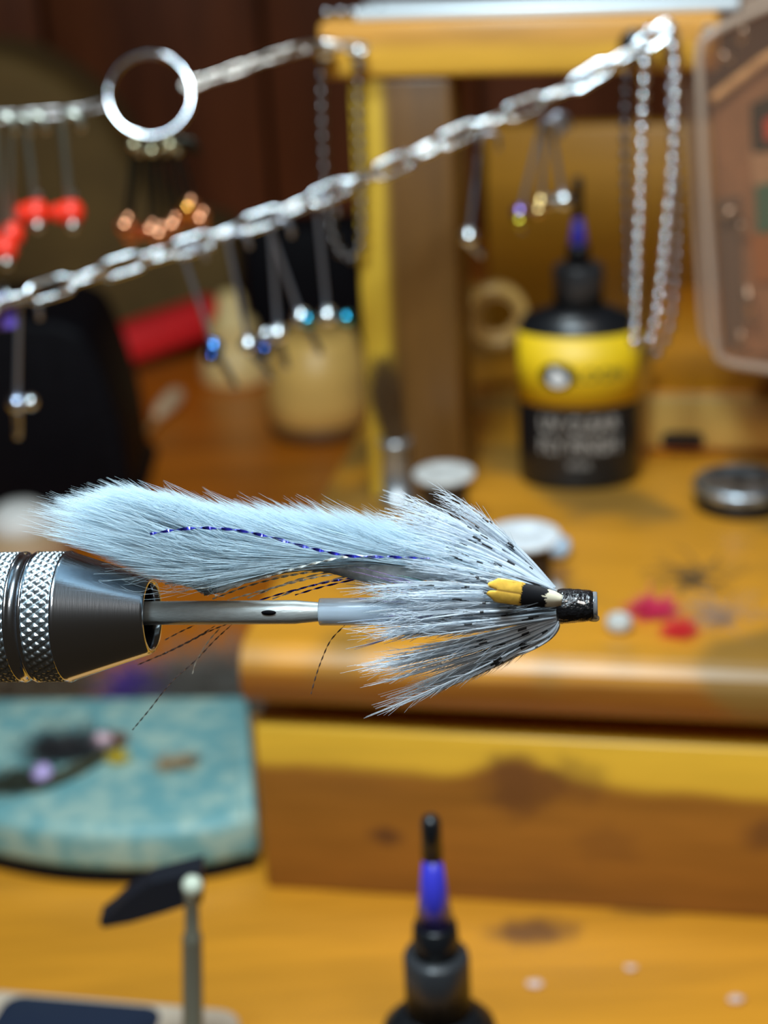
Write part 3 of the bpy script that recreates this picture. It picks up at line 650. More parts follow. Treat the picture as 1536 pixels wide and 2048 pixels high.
v, f = tube(path([pc(1424, 72, YC + 3), pc(1418, 50, YC + 6), SW((bx1 - 4, BY - 0.5, (zb0 + zb1)/2 + 2)), SW((bx1 - 4, BY + 2, (zb0 + zb1)/2 + 2))], 14), 0.6, 6); mk('hanger', v, f, NICKEL, t)

# ================================================================== teal pad and what lies on it
fl, fr_ = PZ(250, 1745, 0), PZ(516, 1690, 0)
pad_z = 15.0
E0 = PZ(513, 1628, pad_z); E1 = PZ(497, 1388, pad_z); fm = PZ(250, 1662, pad_z); lf = PZ(-60, 1590, pad_z); lb = PZ(-160, 1398, pad_z)
ol = [E1[:2]] + [p[:2] for p in path([PZ(-40, 1392, pad_z), PZ(-170, 1408, pad_z), PZ(-250, 1470, pad_z), PZ(-230, 1560, pad_z), PZ(-90, 1615, pad_z), PZ(80, 1652, pad_z), fm, PZ(400, 1652, pad_z), E0], 44)]
ol = np.array(ol)
if np.cross(ol[1] - ol[0], ol[len(ol)//2] - ol[0]) < 0: ol = ol[::-1]
c = ol.mean(0); pad = thing('tying_pad', 'teal D shaped foam pad lying beside the station', 'pad', (*c, 0))
g = G('teal_foam'); cc = g.coord(); nn = g.noise(cc, 0.16, 5); n2_ = g.noise(cc, 1.5, 2)
col = g.mix(g.smooth(nn, 0.40, 0.62), (0.15, 0.36, 0.38), (0.34, 0.50, 0.44)); col = g.mix(g.math('MULTIPLY', g.smooth(n2_, 0.55, 0.7), 0.35), col, (0.45, 0.62, 0.55))
g.set(g.b.inputs['Base Color'], col); g.b.inputs['Roughness'].default_value = 0.5; g.bump(n2_, 0.4)
v, f = slab(ol, 3.0, pad_z, 3.0, 4); mk('foam', v, f, g.m, pad)
ci = c + (ol - c)*0.985; v, f = slab(ci, 0.05, 3.2, 0.4, 2); mk('base', v, f, BLACKM, pad)
fa, fb = PZ(405, 1716, 0), PZ(512, 1694, 0); w_ = fb - fa; an = atan2(w_[1], w_[0])
v, f = rbox((0, 0, 0), (np.linalg.norm(w_), 8, 6.5), 0.6, 2, Rz(an)); mk('lower_part', v + (fa + fb)/2 + np.array([0, 4.0, 3.3]), f, BLACKM, pad, label='black block at the right corner')  # black block at the pad's front right corner
# dropped fly on the pad
pz = pad_z + 0.1
q = PZ(170, 1520, pz); t = thing('wet_fly', 'dark dropped fly with lilac and pink beads lying on the teal pad', 'fishing fly', q)
DKH = fibre('dark_fly_hair', (0.045, 0.04, 0.045), 0.2)
tuft('hair', None, None, PZ(130, 1505, pz + 0.6), 420, 12, 0.13, DKH, (1.3, 0.8, 0.35), 11, t)
tuft('hackle', None, None, PZ(100, 1560, pz + 0.3), 160, 20, 0.14, M('olive_hair', (0.05, 0.055, 0.03), 0.6), (0.6, 0.4, 0.12), 12, t, dirv=(-1.0, -0.28, 0.0))
v, f = tube(path([PZ(60, 1580, pz + 1), PZ(150, 1540, pz + 1.6), PZ(245, 1490, pz + 1.4)], 14), [0.4, 1, 1.4, 1.6, 1.6, 1.5, 1.5, 1.4, 1.3, 1.2, 1, 0.8, 0.6, 0.4], 10); mk('body', v, f, M('olive_body', (0.04, 0.035, 0.012), 0.6, 0, 0.4, 1.0), t)
v, f = sphere(PZ(84, 1548, pz + 2.6), 2.7, 18, 12); mk('bead', v, f, M('lilac', (0.55, 0.42, 0.78), 0.4), t, label='lilac ball')
v, f = sphere(PZ(203, 1482, pz + 2.0), 2.4, 18, 12, (1.2, 1, 0.9)); mk('bead', v, f, M('pink_ball', (0.78, 0.52, 0.58), 0.5), t, label='pink ball')
tuft('tag', None, None, PZ(236, 1520, pz + 0.4), 90, 4, 0.2, M('yellow_floss', (0.75, 0.55, 0.03), 0.5), (1, 0.8, 0.5), 13, t)
tuft('collar', None, None, PZ(232, 1482, pz + 0.6), 90, 4, 0.2, M('rust_floss', (0.30, 0.10, 0.05), 0.6), (1, 0.8, 0.5), 14, t)
tuft('fur_scrap', 'small tan and dark fluff scrap on the teal pad', 'fluff', PZ(350, 1532, pz), 150, 6, 0.14, fibre('tan_fur', (0.80, 0.62, 0.38)), (1.2, 0.7, 0.35), 15)
tuft('fur_scrap', 'dark speck of fur at the tan scrap on the pad', 'fluff', PZ(378, 1524, pz), 60, 3.5, 0.14, DKH, (1, 0.7, 0.35), 16)
# fur piled behind the pad
c = PZ(425, 1385, 8); tuft('fur_patch', 'grey brown fur patch behind the back edge of the teal pad', 'fur', (c[0], c[1] + 8, 0.2), 1500, 25, 0.16, fibre('hare_fur', (0.36, 0.33, 0.29)), (1.5, 0.6, 0.55), 21)
c = PZ(40, 1375, 8); tuft('fur_patch', 'tan fur patch behind the left of the teal pad', 'fur', (c[0], c[1] + 10, 0.2), 900, 24, 0.16, fibre('tan_hare_fur', (0.40, 0.30, 0.20)), (1.5, 0.6, 0.5), 22)
c = PZ(262, 1340, 14); tuft('dubbing_tuft', 'violet dubbing tuft behind the teal pad', 'fluff', (c[0], c[1] + 2, 0.2), 500, 16, 0.16, M('violet_dub', (0.16, 0.08, 0.45), 0.6), (0.6, 0.4, 0.9), 23)

# ================================================================== bench things, near
yr = (CP + ray(383, 1750)*300)[1]
tp = PY(383, 1752, yr); bt_ = PY(386, 2048, yr)
t = thing('bobbin_holder', 'upright steel bobbin tube with black lever below the teal pad', 'bobbin', (tp[0], yr, 0))
_d = bt_ + (bt_ - tp)*0.02 - tp; X0 = tp - _d*(tp[2]/_d[2]); zn_ = PY(385, 1868, yr)[2]
V, F = lathe(X0, [(0, 0.05), (5, 0.05), (5, 1.5), (2.0, 2.2), (1.85, zn_ - 1), (1.7, zn_), (1.35, zn_ + 0.4), (1.3, tp[2] - 4), (1.5, tp[2] - 3)], 20, axis=tp - X0); mk('tube', V, F, M('aged_steel', (0.27, 0.25, 0.18), 0.4, 0.6), t)
v, f = sphere((tp[0], yr, tp[2] - 2.0), 1.9, 18, 12); mk('tip', v, f, M('pale_ceramic', (0.62, 0.66, 0.52), 0.3), t, label='pale rounded tip')
yl2 = yr + 2.0
lo_ = [(404, 1742), (300, 1768), (250, 1802), (222, 1828), (198, 1846), (206, 1856), (262, 1846), (330, 1826), (372, 1812), (404, 1806)]
P = np.array([PY(u, v_, yl2) for u, v_ in lo_]); n = len(P); V = np.vstack([P, P + [0, 5.0, 0]]); mk('lever', V, [list(range(n)), [n + i for i in range(n)][::-1]] + [[i, (i + 1) % n, n + (i + 1) % n, n + i] for i in range(n)], M('navy_black', (0.008, 0.010, 0.016), 0.5), t, smooth=False, label='black tapering lever')
# tray bottom left
a, b = PZ(-40, 1966, 6), PZ(490, 2010, 6); w_ = b - a; an = atan2(w_[1], w_[0]); wl = np.linalg.norm(w_[:2])
cc = a + w_/2 + Rz(an) @ np.array([0, -22, 0]); cc[2] = 0
t = thing('parts_tray', 'pale rimmed tray with a dark blue bottom on the bench', 'tray', cc, an)
v, f = slab(roundrect(wl, 44, 5), 0.05, 5.0, 1.2, 3); mk('rim', v, f, M('beige_plastic', (0.62, 0.50, 0.38), 0.45), t, local=True)
e0, e1 = PZ(18, 1988, 5.2), PZ(330, 2016, 5.2); q0 = Rz(-an) @ (e0 - cc); q1 = Rz(-an) @ (e1 - cc)
v, f = slab(roundrect(q1[0] - q0[0], 36, 4) + np.array([(q0[0] + q1[0])/2, (q0[1] + q1[1])/2 - 18]), 3.0, 5.35, 0.3, 2); mk('inset', v, f, M('navy_inset', (0.018, 0.028, 0.055), 0.3), t, local=True)
WC = M('white_crumb', (0.75, 0.55, 0.48), 0.6)
for k, (u, v_, lab) in enumerate(((1070, 1968, 'pale crumb on the bench right of the blue nozzled bottle'), (1472, 1998, 'pale crumb on the bench furthest to the right'), (1262, 1935, 'tiny faint crumb on the bench near the front board'))):
    q = PZ(u, v_, 0.6); V, F = sphere(q, 1.3 if k < 2 else 0.9, 9, 6, (1, 1, 1)); V = q + (V - q)*np.array([1.5, 0.9, 0.45]) + rng.normal(0, 0.12, V.shape); o = mk('crumb', V, F, WC, None); tag(o, lab, 'crumb', None)

# ================================================================== bench things, far left
def far(u, v_): return PZ(u, v_, 0)
c = far(640, 888); c[1] += 18; c[2] = 0.05; hj = PY(640, 668, c[1])[2]
t = thing('cork_jar', 'round tan wooden tub standing on the far bench', 'tub', c)
V, F = lathe(c, [(0, 0), (19.6, 0), (20.2, 1), (20.2, 5), (19.6, 5.8)], 40); mk('base_band', V, F, M('dark_band', (0.16, 0.07, 0.02), 0.5), t)
V, F = lathe(c, [(19.4, 5.4), (20.4, 6.4), (20.8, 14), (20.4, 25), (19.0, 32), (17.5, hj*0.86), (16.0, hj), (14, hj + 0.5), (0, hj + 0.5)], 40); mk('body', V, F, wood('tub_wood', (0.90, 0.56, 0.15), (0.84, 0.46, 0.10), 'X', grain=0.1), t)
c = far(470, 772); c[1] += 10; c[2] = 0.05; hh = PY(490, 578, c[1])[2]
t = thing('bodkin_stand', 'turned tan wooden peg standing behind the blue beaded hooks', 'peg', c)
V, F = lathe(c, [(0, 0), (15, 0), (15.6, 2), (15, 10), (12, 14), (9, 18), (11, 23), (10, 27), (6.5, hh*0.72), (5.8, hh*0.9), (4.5, hh - 1), (0, hh)], 32); mk('peg', V, F, wood('turned_wood', (0.95, 0.70, 0.30), (0.88, 0.56, 0.18), 'Z', grain=0.1), t)
c = far(560, 660); c[1] = 790; c[2] = 22; v, f = rbox((PY(612, 600, 790)[0], 790, 29), (54, 30, 58), 3); o = mk('storage_box', v, f, BLACKM, None); tag(o, 'black box standing behind the round tan tub', 'box')
a, b = PZ(352, 800, 2.2), PZ(258, 900, 2.2); d = b - a
t = thing('cotton_swab', 'pale wooden swab stick lying on the far bench', 'swab', a)
v, f = tube(path([a, a*0.5 + b*0.5, b + d*0.25], 10), 1.6, 10); mk('stick', v, f, M('swab_stick', (0.55, 0.30, 0.10), 0.6), t)
v, f = tube(path([a - d*0.08, a, a + d*0.2, a + d*0.34, a + d*0.42], 10), [1.2, 2.6, 3.6, 4.0, 4.0, 3.8, 3.4, 2.8, 2.2, 1.6], 12); mk('cotton_tip', v + np.array([0, 0, 1.8]), f, M('cotton', (0.78, 0.56, 0.34), 0.8), t)
# black case, red tool, canvas bag
yk_ = 585; xr = PY(232, 840, yk_)[0]; xl = PY(-120, 840, yk_)[0]; zt_ = PY(120, 640, yk_)[2]
t = thing('black_case', 'black rounded case standing on the bench behind the vise', 'case', ((xl + xr)/2, yk_ + 30, 0))
ou = [(xl, 0), (xr + 1, 0), (xr + 2.5, 8), (xr + 1.0, zt_*0.45), (xr - 6, zt_*0.86), (xr - 14, zt_*0.97), (xr - 26, zt_), (xl, zt_)]
oo = path([(x, 0, z) for x, z in ou], 60)[:, [0, 2]]; v, f = slab(np.array(oo), 0, 60, 3, 3)
Vc = np.stack([v[:, 0], yk_ + v[:, 2], np.maximum(v[:, 1], 0.05)], 1); mk('shell', Vc, [q[::-1] for q in f], BLACKM, t)
a = PY(205, 702, 740); b = PY(440, 622, 775); a2 = a.copy()
t = thing('red_pouch', 'red folded fabric pouch lying against the black case', 'pouch', (a + b)/2)
m_ = (a + b)/2; d = b - a; Ld = np.linalg.norm(d); X_ = d/Ld; Z_ = np.cross(X_, [0, 1.0, 0]); Z_ /= np.linalg.norm(Z_); Z_ = Z_ if Z_[2] > 0 else -Z_; Y_ = np.cross(Z_, X_)
v, f = rbox((0, 0, 0), (Ld*1.05, 22, 16), 5, 4); v = v @ np.stack([X_, Y_, Z_]) + m_; mk('pouch', v, f, M('red_cloth', (0.90, 0.02, 0.025), 0.55, 0, 0.1), t)
yc_ = 800
ou = [(-170, 640), (470, 600), (478, 560), (452, 488), (330, 440), (210, 250), (150, 190), (90, 150), (0, 112), (-170, 100)]
oo = np.array([PY(u, v_, yc_) for u, v_ in ou]); oo[:2, 2] = 0.05
oo = oo[:, [0, 2]]; oo = np.vstack([oo[:2], path([(x, 0, z) for x, z in oo[2:]], 40)[:, [0, 2]]])
if np.cross(oo[1] - oo[0], oo[20] - oo[0]) < 0: oo = oo[::-1]
v, f = slab(oo, 0, 70, 6, 3); Vc = np.stack([v[:, 0], yc_ + v[:, 2], np.maximum(v[:, 1], 0.05)], 1)
o = mk('canvas_bag', Vc, [q[::-1] for q in f], M('olive_canvas', (0.15, 0.09, 0.022), 0.8, 0, 0.25, 0.02), None); tag(o, 'olive brown canvas bag standing at the back of the bench', 'bag')
# pale jar behind fur tip
c = PZ(48, 1098, 0); c = PY(48, 1090, 540); c[2] = 0.05; hz = PY(48, 1050, 540)[2]
t = thing('cream_jar', 'small cream jar with white rounded lid behind the fur tip', 'jar', c)
V, F = lathe(c, [(0, 0), (15, 0), (15.5, 1), (15.5, hz - 3), (14, hz - 1)], 32); mk('jar', V, F, M('cream', (0.62, 0.42, 0.24), 0.5), t)
V, F = lathe(c, [(0, hz - 1.2), (10.5, hz - 1.2), (11, hz + 1), (9.5, hz + 5), (6, hz + 7.5), (0, hz + 8.2)], 32); mk('lid', V, F, M('lid_white', (0.95, 0.93, 0.88), 0.4), t)
# ================================================================== vise
vise = thing('tube_vise', 'polished steel rotary vise head with knurled collars holding the pin', 'vise', PF(200, 1232))
a0, a1 = PF(60, 1233.5), PF(320, 1231); VA = (a1 - a0)/np.linalg.norm(a1 - a0)
def onax(u): return float((PF(u, 1232) - a0) @ VA)          # mm along the vise axis from a0
ppm = 250/np.linalg.norm(PF(325, 1232) - PF(75, 1232))
VX = np.cross(VA, [0, 0, 1.0]); VX /= np.linalg.norm(VX); VY = np.cross(VX, VA)
def vl(prof, seg=64): return lathe(a0, prof, seg, axis=VA)
def knurl(h0, h1, R, name):
    pitch = 0.98; nc = 44; per = 2*pi*R/nc; seg = nc*8; rows = int((h1 - h0)/0.11); V = np.empty((rows + 1, seg, 3))
    hh = np.linspace(h0, h1, rows + 1)[:, None]; th = np.linspace(0, 2*pi, seg, endpoint=False)[None, :]
    sl_ = 0.62                                              # diamonds are longer round the collar than along it
    u_ = th*R/per + hh*sl_/per*1.15; w_ = th*R/per - hh*sl_/per*1.15
    tri = lambda x: np.abs((x % 1.0) - 0.5)*2
    dep = np.minimum(tri(u_), tri(w_)*0.85 + 0.15)
    edge = np.clip(np.minimum(hh - h0, h1 - hh)/0.25, 0, 1)
    r = R - 0.34*np.clip(1 - dep*1.55, 0, 1)*edge - 0.22*(1 - edge)
    X, Y, A = frame(VA)
    V = a0 + A*hh[..., None] + r[..., None]*(np.cos(th)[..., None]*X + np.sin(th)[..., None]*Y)
    i = np.arange(rows)[:, None]*seg; k = np.arange(seg)[None, :]; k2 = (k + 1) % seg
    F = np.stack([i + k, i + k2, i + seg + k2, i + seg + k], -1).reshape(-1, 4)
    return mk(name, V.reshape(-1, 3), F, KN, vise, smooth=False)
def two_lobe(name, col, r_a, r_b, mixf):
    g = G(name); t = g.t; t.nodes.remove(g.b); c = g.coord(); n_ = g.noise(c, 9.0, 2, (1, 0.06, 0.06))
    bp = g.n('ShaderNodeBump'); bp.inputs['Strength'].default_value = 0.06; bp.inputs['Distance'].default_value = 0.0001; g.set(bp.inputs['Height'], n_)
    ms = g.n('ShaderNodeMixShader'); ms.inputs[0].default_value = mixf
    for k, r_ in ((1, r_a), (2, r_b)):
        q = g.n('ShaderNodeBsdfGlossy'); q.inputs[0].default_value = (*col, 1); q.inputs[1].default_value = r_; t.links.new(bp.outputs[0], q.inputs['Normal']); t.links.new(q.outputs[0], ms.inputs[k])
    t.links.new(ms.outputs[0], g.out.inputs[0]); return g.m
CONE = two_lobe('turned_steel', (0.66, 0.72, 0.80), 0.06, 0.30, 0.15)
KN = M('knurled_steel', (0.64, 0.73, 0.78), 0.33, 1.0)
R0 = 127/ppm; g0, g1, k1_, c0, c1 = onax(50), onax(82), onax(139), onax(150), onax(303)
knurl(onax(-200), g0, R0, 'knurled_collar'); knurl(g1, k1_, R0, 'knurled_collar')
v, f = vl([(R0*0.8, g0 - 0.3), (R0*1.0, g0 - 0.05), (R0*1.005, g0 + 0.15), (R0*0.985, g0 + 0.35), (R0*0.955, g0 + 0.5), (R0*0.955, g1 - 0.5), (R0*0.985, g1 - 0.35), (R0*1.005, g1 - 0.15), (R0, g1 + 0.05), (R0*0.8, g1 + 0.3)], 96); mk('groove_ring', v, f[:-2], CONE, vise)
r1 = 73/ppm
v, f = vl([(R0*0.8, k1_ - 0.3), (R0, k1_), (R0*1.005, k1_ + 0.2), (R0*0.99, k1_ + 0.45), (R0*0.975, c0), (r1*1.03, c1 - 0.2), (r1, c1), (r1*0.97, c1 + 0.12), (r1*0.90, c1 + 0.12), (r1*0.86, c1 - 0.05), (r1*0.84, c1 - 0.6), (r1*0.82, c1 - 6), (0, c1 - 6)], 128)
mk('cone', v, f[:-2], CONE, vise)
v, f = vl([(r1*0.80, c1 - 5), (r1*0.83, c1 - 0.7), (r1*0.80, c1 - 0.7), (r1*0.78, c1 - 4.8), (0, c1 - 4.8)], 48); mk('bore', v, f[:-2], BLACKM, vise, label='dark bore')
v, f = vl([(0, onax(-200)), (R0*0.9, onax(-200)), (R0*0.7, onax(-240)), (R0*0.7, onax(-900)), (0, onax(-900))], 40); mk('shaft', v, f, CHROME, vise)
e = a0 + VA*onax(-830); v, f = lathe((e[0], e[1], 0.05), [(0, 0), (26, 0), (26, 8), (6, 9), (6, e[2]), (0, e[2] + 1)], 32); mk('stem', v, f, BLACKP, vise)
# pin
def axis_pt(u): return PF(u, 1226.0 - (u - 330)*0.0075)
PA = axis_pt(1100) - axis_pt(330); PA /= np.linalg.norm(PA); p0 = axis_pt(320)
def pl(u): return float((axis_pt(u) - p0) @ PA)
ph = 24/FPM
v, f = lathe(p0, [(0, pl(250)), (ph, pl(250)), (ph, pl(560)), (ph, pl(590)), (ph*0.93, pl(605)), (ph*0.80, pl(640)), (ph*0.70, pl(760)), (ph*0.3, pl(860))], 40, axis=PA)
PINM = G('pin_steel'); cc = PINM.coord(); nz_ = PINM.noise(cc, 6.0, 3, (0.25, 1, 1)); PINM.set(PINM.b.inputs['Base Color'], PINM.mix(nz_, (0.72, 0.80, 0.80), (0.90, 0.96, 0.96))); PINM.b.inputs['Metallic'].default_value = 0.7; PINM.b.inputs['Roughness'].default_value = 0.46; PINM.bump(nz_, 0.25, 0.0001)
pin = mk('pin', v, f, PINM.m, vise, label='slim brushed steel pin')
q = PF(537, 1226, ph + 0.03); v, f = lathe(q - FN*0.12, [(0, 0), (0.42, 0), (0.36, 0.16), (0, 0.2)], 16, axis=FN, sx=1.9, sy=0.62); mk('notch', v, f, BLACKM, pin, label='dark worn notch')

# ================================================================== the fly
fly = thing('tube_fly', 'white fur and feather tube fly with black head on the vise pin', 'fishing fly', axis_pt(880))
TUBE = clearplastic('tube_plastic', (0.80, 0.90, 1.0), 0.66, 0.16, 0.45)
ro, ri = 27.5/FPM, 24/FPM
v, f = lathe(p0, [(ri, pl(641)), (ro*0.98, pl(640)), (ro, pl(643)), (ro, pl(1125)), (ri, pl(1126)), (ri, pl(1000)), (ri, pl(641))], 48, axis=PA); mk('tube', v, f[:-2], TUBE, fly, label='clear plastic tube')
# ---- fur strip
top = np.array([(40, 1046), (70, 1012), (110, 998), (150, 990), (220, 976), (300, 982), (370, 992), (450, 1004), (540, 1008), (640, 1012), (740, 1028), (840, 1050), (950, 1085), (1080, 1170), (1120, 1180)], float)
low = np.array([(40, 1066), (100, 1082), (170, 1104), (250, 1142), (310, 1163), (370, 1182), (410, 1184), (440, 1166), (480, 1152), (560, 1130), (650, 1112), (760, 1122), (880, 1140), (1000, 1165), (1120, 1185)], float)
hide = np.array([(1100, 1180), (1000, 1160), (880, 1134), (760, 1118), (650, 1112), (560, 1130), (480, 1154), (410, 1182)], float)
hs_ = np.r_[0, np.cumsum(np.linalg.norm(np.diff(hide, axis=0), axis=1))]; hs_ /= hs_[-1]
WHITE = fibre('white_fur', (0.82, 0.94, 1.0), 0.54); WHITE2 = fibre('white_barb', (0.90, 0.95, 1.0), 0.58, 0.15); BLK = fibre('black_barb', (0.012, 0.012, 0.014), 0.1)
def fur(n, guard, seed, rr):
    g_ = np.random.default_rng(seed)
    s = g_.uniform(0, 1, n)**0.75; 
    late = g_.uniform(0, 1, n) < 0.42; s[late] = g_.uniform(0.80, 1.0, late.sum())
    U0 = np.interp(s, hs_, hide[:, 0]) + g_.normal(0, 4, n); V0 = np.interp(s, hs_, hide[:, 1]) + g_.normal(0, 3, n)
    run = g_.uniform(150, 330, n)*(1.12 if guard else 1.0); run *= np.where(s > 0.9, g_.uniform(0.55, 1.22, n), 1.0)
    w = g_.uniform(0, 1, n); w = np.where(g_.uniform(0, 1, n) < (0.75 if guard else 0.25), 1 - 0.25*g_.uniform(0, 1, n)**1.5, w)
    UT = U0 - run; UT = np.maximum(UT, g_.uniform(22, 120, n))
    # tips gather in little points
    nc = 95; cu = np.sort(g_.uniform(40, 1000, nc)); ci = np.abs(UT[:, None] - cu[None, :]).argmin(1)
    vt = np.interp(UT, top[:, 0], top[:, 1]); vb = np.interp(UT, low[:, 0], low[:, 1])
    lift = g_.uniform(0, 1, nc)[ci]
    VT = vb + (vt - vb)*w
    topm = w > 0.80
    UT = np.where(topm, UT + (cu[ci] - UT)*0.55, UT); VT = np.where(topm, VT - (12*lift + g_.uniform(0, 16, n)*(1.6 if guard else 0.7)) + 10, VT)
    run = U0 - UT; h = V0 - VT
    UM = U0 - run*g_.uniform(0.42, 0.58, n); 
    capm = np.interp(UM, top[:, 0], top[:, 1])
    VM = V0 - h*np.where(topm, g_.uniform(0.30, 0.46, n), 0.52) + g_.normal(0, 4, n)
    far_ = UT < 330                                          # the tail end sweeps out flat
    VM = np.where(far_, V0 - h*g_.uniform(0.55, 0.95, n), VM)
    VM = np.maximum(VM, capm + 16)
    D0 = g_.uniform(-1.4, 1.4, n); DT = g_.normal(0, 1, n)*1.5 + (1 - w)*1.2; DM = D0 + (DT - D0)*0.5 + (1 - np.abs(2*w - 1))*g_.uniform(-0.5, 2.2, n)
    A, B, C = PFv(U0, V0, D0), PFv(UM, VM, DM), PFv(UT, VT, DT)
    k = 9; t = np.linspace(0, 1, k); P = bez(A, B, C, t)
    tap = np.clip(1.0 - 0.92*np.linspace(0, 1, k)**2.2, 0.05, 1)
    Rr = rr*g_.uniform(0.7, 1.3, (n, 1))*tap[None, :]
    return strands(P, Rr)
v, f, _ = fur(20000, False, 31, 0.026); o = mk('fur', v, f, WHITE, fly, label='dense white rabbit fur'); o['kind'] = 'stuff'
v, f, _ = fur(1500, True, 32, 0.040); o = mk('guard_hair', v, f, WHITE, fly, label='longer white guard hairs'); o['kind'] = 'stuff'
# hide strip edge
hp = np.array([PF(u, v_ + 1, 0.0) for u, v_ in hide[::-1]]); hp = path(hp, 50)
V = []; F = []
for i, p in enumerate(hp):
    w_ = 1.7*min(1, (i + 2)/6)
    dn = 0.25 + 1.7*exp(-(((p - FO) @ FA - 6.0)/5.5)**2)
    for dd, zz in ((w_, 0.25), (w_, -dn), (-w_, -dn), (-w_, 0.25)): V.append(p + FN*dd + np.array([0, 0, zz]))
for i in range(len(hp) - 1):
    for k in range(4): F.append([i*4 + k, i*4 + (k + 1) % 4, i*4 + 4 + (k + 1) % 4, i*4 + 4 + k])
F += [[0, 1, 2, 3], [len(V) - 1, len(V) - 2, len(V) - 3, len(V) - 4]]
mk('hide_strip', V, F, M('grey_hide', (0.66, 0.68, 0.66), 0.6, 0, 0.12, 2.0), fly, label='grey white hide under the fur')
# stray under hairs
g_ = np.random.default_rng(5); n = 160
U0 = g_.uniform(300, 640, n); V0 = np.interp(U0, low[:, 0], low[:, 1]) - g_.uniform(0, 30, n); UT = U0 - g_.uniform(-40, 130, n); VT = V0 + g_.uniform(-25, 26, n)
P = bez(PFv(U0, V0, np.full(n, 1.8)), PFv((U0 + UT)/2 + g_.normal(0, 18, n), (V0 + VT)/2 + g_.normal(0, 14, n), np.full(n, 2.4)), PFv(UT, VT, np.full(n, 2.2)), np.linspace(0, 1, 9))
v, f, _ = strands(P, np.broadcast_to(np.linspace(0.022, 0.009, 9), (n, 9))); o = mk('underfur', v, f, WHITE, fly); o['kind'] = 'stuff'

# ---- feather clumps
def clump(base, ctrl, tip, spread, n, seed, d=(1.0, 2.0, 3.0), bars=(0.22, 0.45, 0.62), lenvar=0.20, r=0.115, fuzz=9, dark=0, barp=0.95, base_sp=6):
    """a bunch of barbs from base to tip; dark bars cross it at the given fractions"""
    g_ = np.random.default_rng(seed); i = np.linspace(-1, 1, n); i = i + g_.normal(0, 0.06, n)
    b, c_, t_ = map(np.array, (base, ctrl, tip)); dirv = (t_ - c_)/np.linalg.norm(t_ - c_); nor = np.array([-dirv[1], dirv[0]])
    ln = 1 - lenvar*np.abs(i)**1.5 - g_.uniform(0, lenvar, n)
    B0 = b + np.outer(i, nor)*base_sp; Bc = c_ + np.outer(i, nor)*spread*0.62; iq = i + (np.round(i*2.2)/2.2 - i)*0.65; Bt = t_ + np.outer(iq, nor)*spread; Bt = b + (Bt - b)*ln[:, None] + g_.normal(0, 4, (n, 2)); Bc = b + (Bc - b)*ln[:, None] + g_.normal(0, 3, (n, 2))
    dj = g_.normal(0, 0.45, n)
    A = PFv(B0[:, 0], B0[:, 1], np.full(n, d[0])); Bm = PFv(Bc[:, 0], Bc[:, 1], d[1] + dj); C = PFv(Bt[:, 0], Bt[:, 1], d[2] + dj*1.5)
    k = 41; t = np.linspace(0, 1, k); P = bez(A, Bm, C, t)
    tap = np.interp(t, [0, 0.1, 0.5, 0.8, 1], [0.75, 1, 1, 0.6, 0.12]); R_ = r*tap[None]*g_.uniform(0.75, 1.25, (n, 1))
    Mi = np.zeros((n, k - 1), int); tm = (t[:-1] + t[1:])/2
    for q in bars:
        on = g_.uniform(0, 1, n) < barp*np.exp(-((i - g_.uniform(-0.6, 0.6))/0.50)**2)
        cen = q + g_.normal(0, 0.009, n); wd = g_.uniform(0.012, 0.032, n); Mi |= ((np.abs(tm[None] - cen[:, None]) < wd[:, None]) & on[:, None]).astype(int)
    if dark: Mi[:] = 1
    v, f, mi = strands(P, R_, 0.35, Mi)
    if fuzz:                                                # fine barbules on the outer half of each barb
        m = n*fuzz; bi = np.repeat(np.arange(n), fuzz); ts = g_.uniform(0.35, 0.93, m); ki = (ts*(k - 1)).astype(int)
        S_ = P[bi, ki]; T_ = P[bi, np.minimum(ki + 1, k - 1)] - P[bi, np.maximum(ki - 1, 0)]; T_ /= np.linalg.norm(T_, axis=1)[:, None]
        Sd = np.cross(T_, FN); sg = np.where(g_.uniform(0, 1, m) < 0.5, 1, -1)[:, None]
        L_ = g_.uniform(1.0, 2.6, (m, 1)); E_ = S_ + (T_*0.93 + Sd*sg*0.26 + g_.normal(0, 0.06, (m, 3)))*L_; Mm = S_ + (T_*0.85 + Sd*sg*0.30)*L_*0.5
        v2, f2, m2 = strands(bez(S_, Mm, E_, np.linspace(0, 1, 5)), np.broadcast_to(np.linspace(0.035, 0.010, 5), (m, 5)), 1.0, np.full((m, 4), 1 if dark else 0))
        f = np.vstack([f, f2 + len(v)]); v = np.vstack([v, v2]); mi = np.r_[mi, m2]
    return mk('hackle_feather', v, f, [WHITE2, BLK], fly, mi=mi)
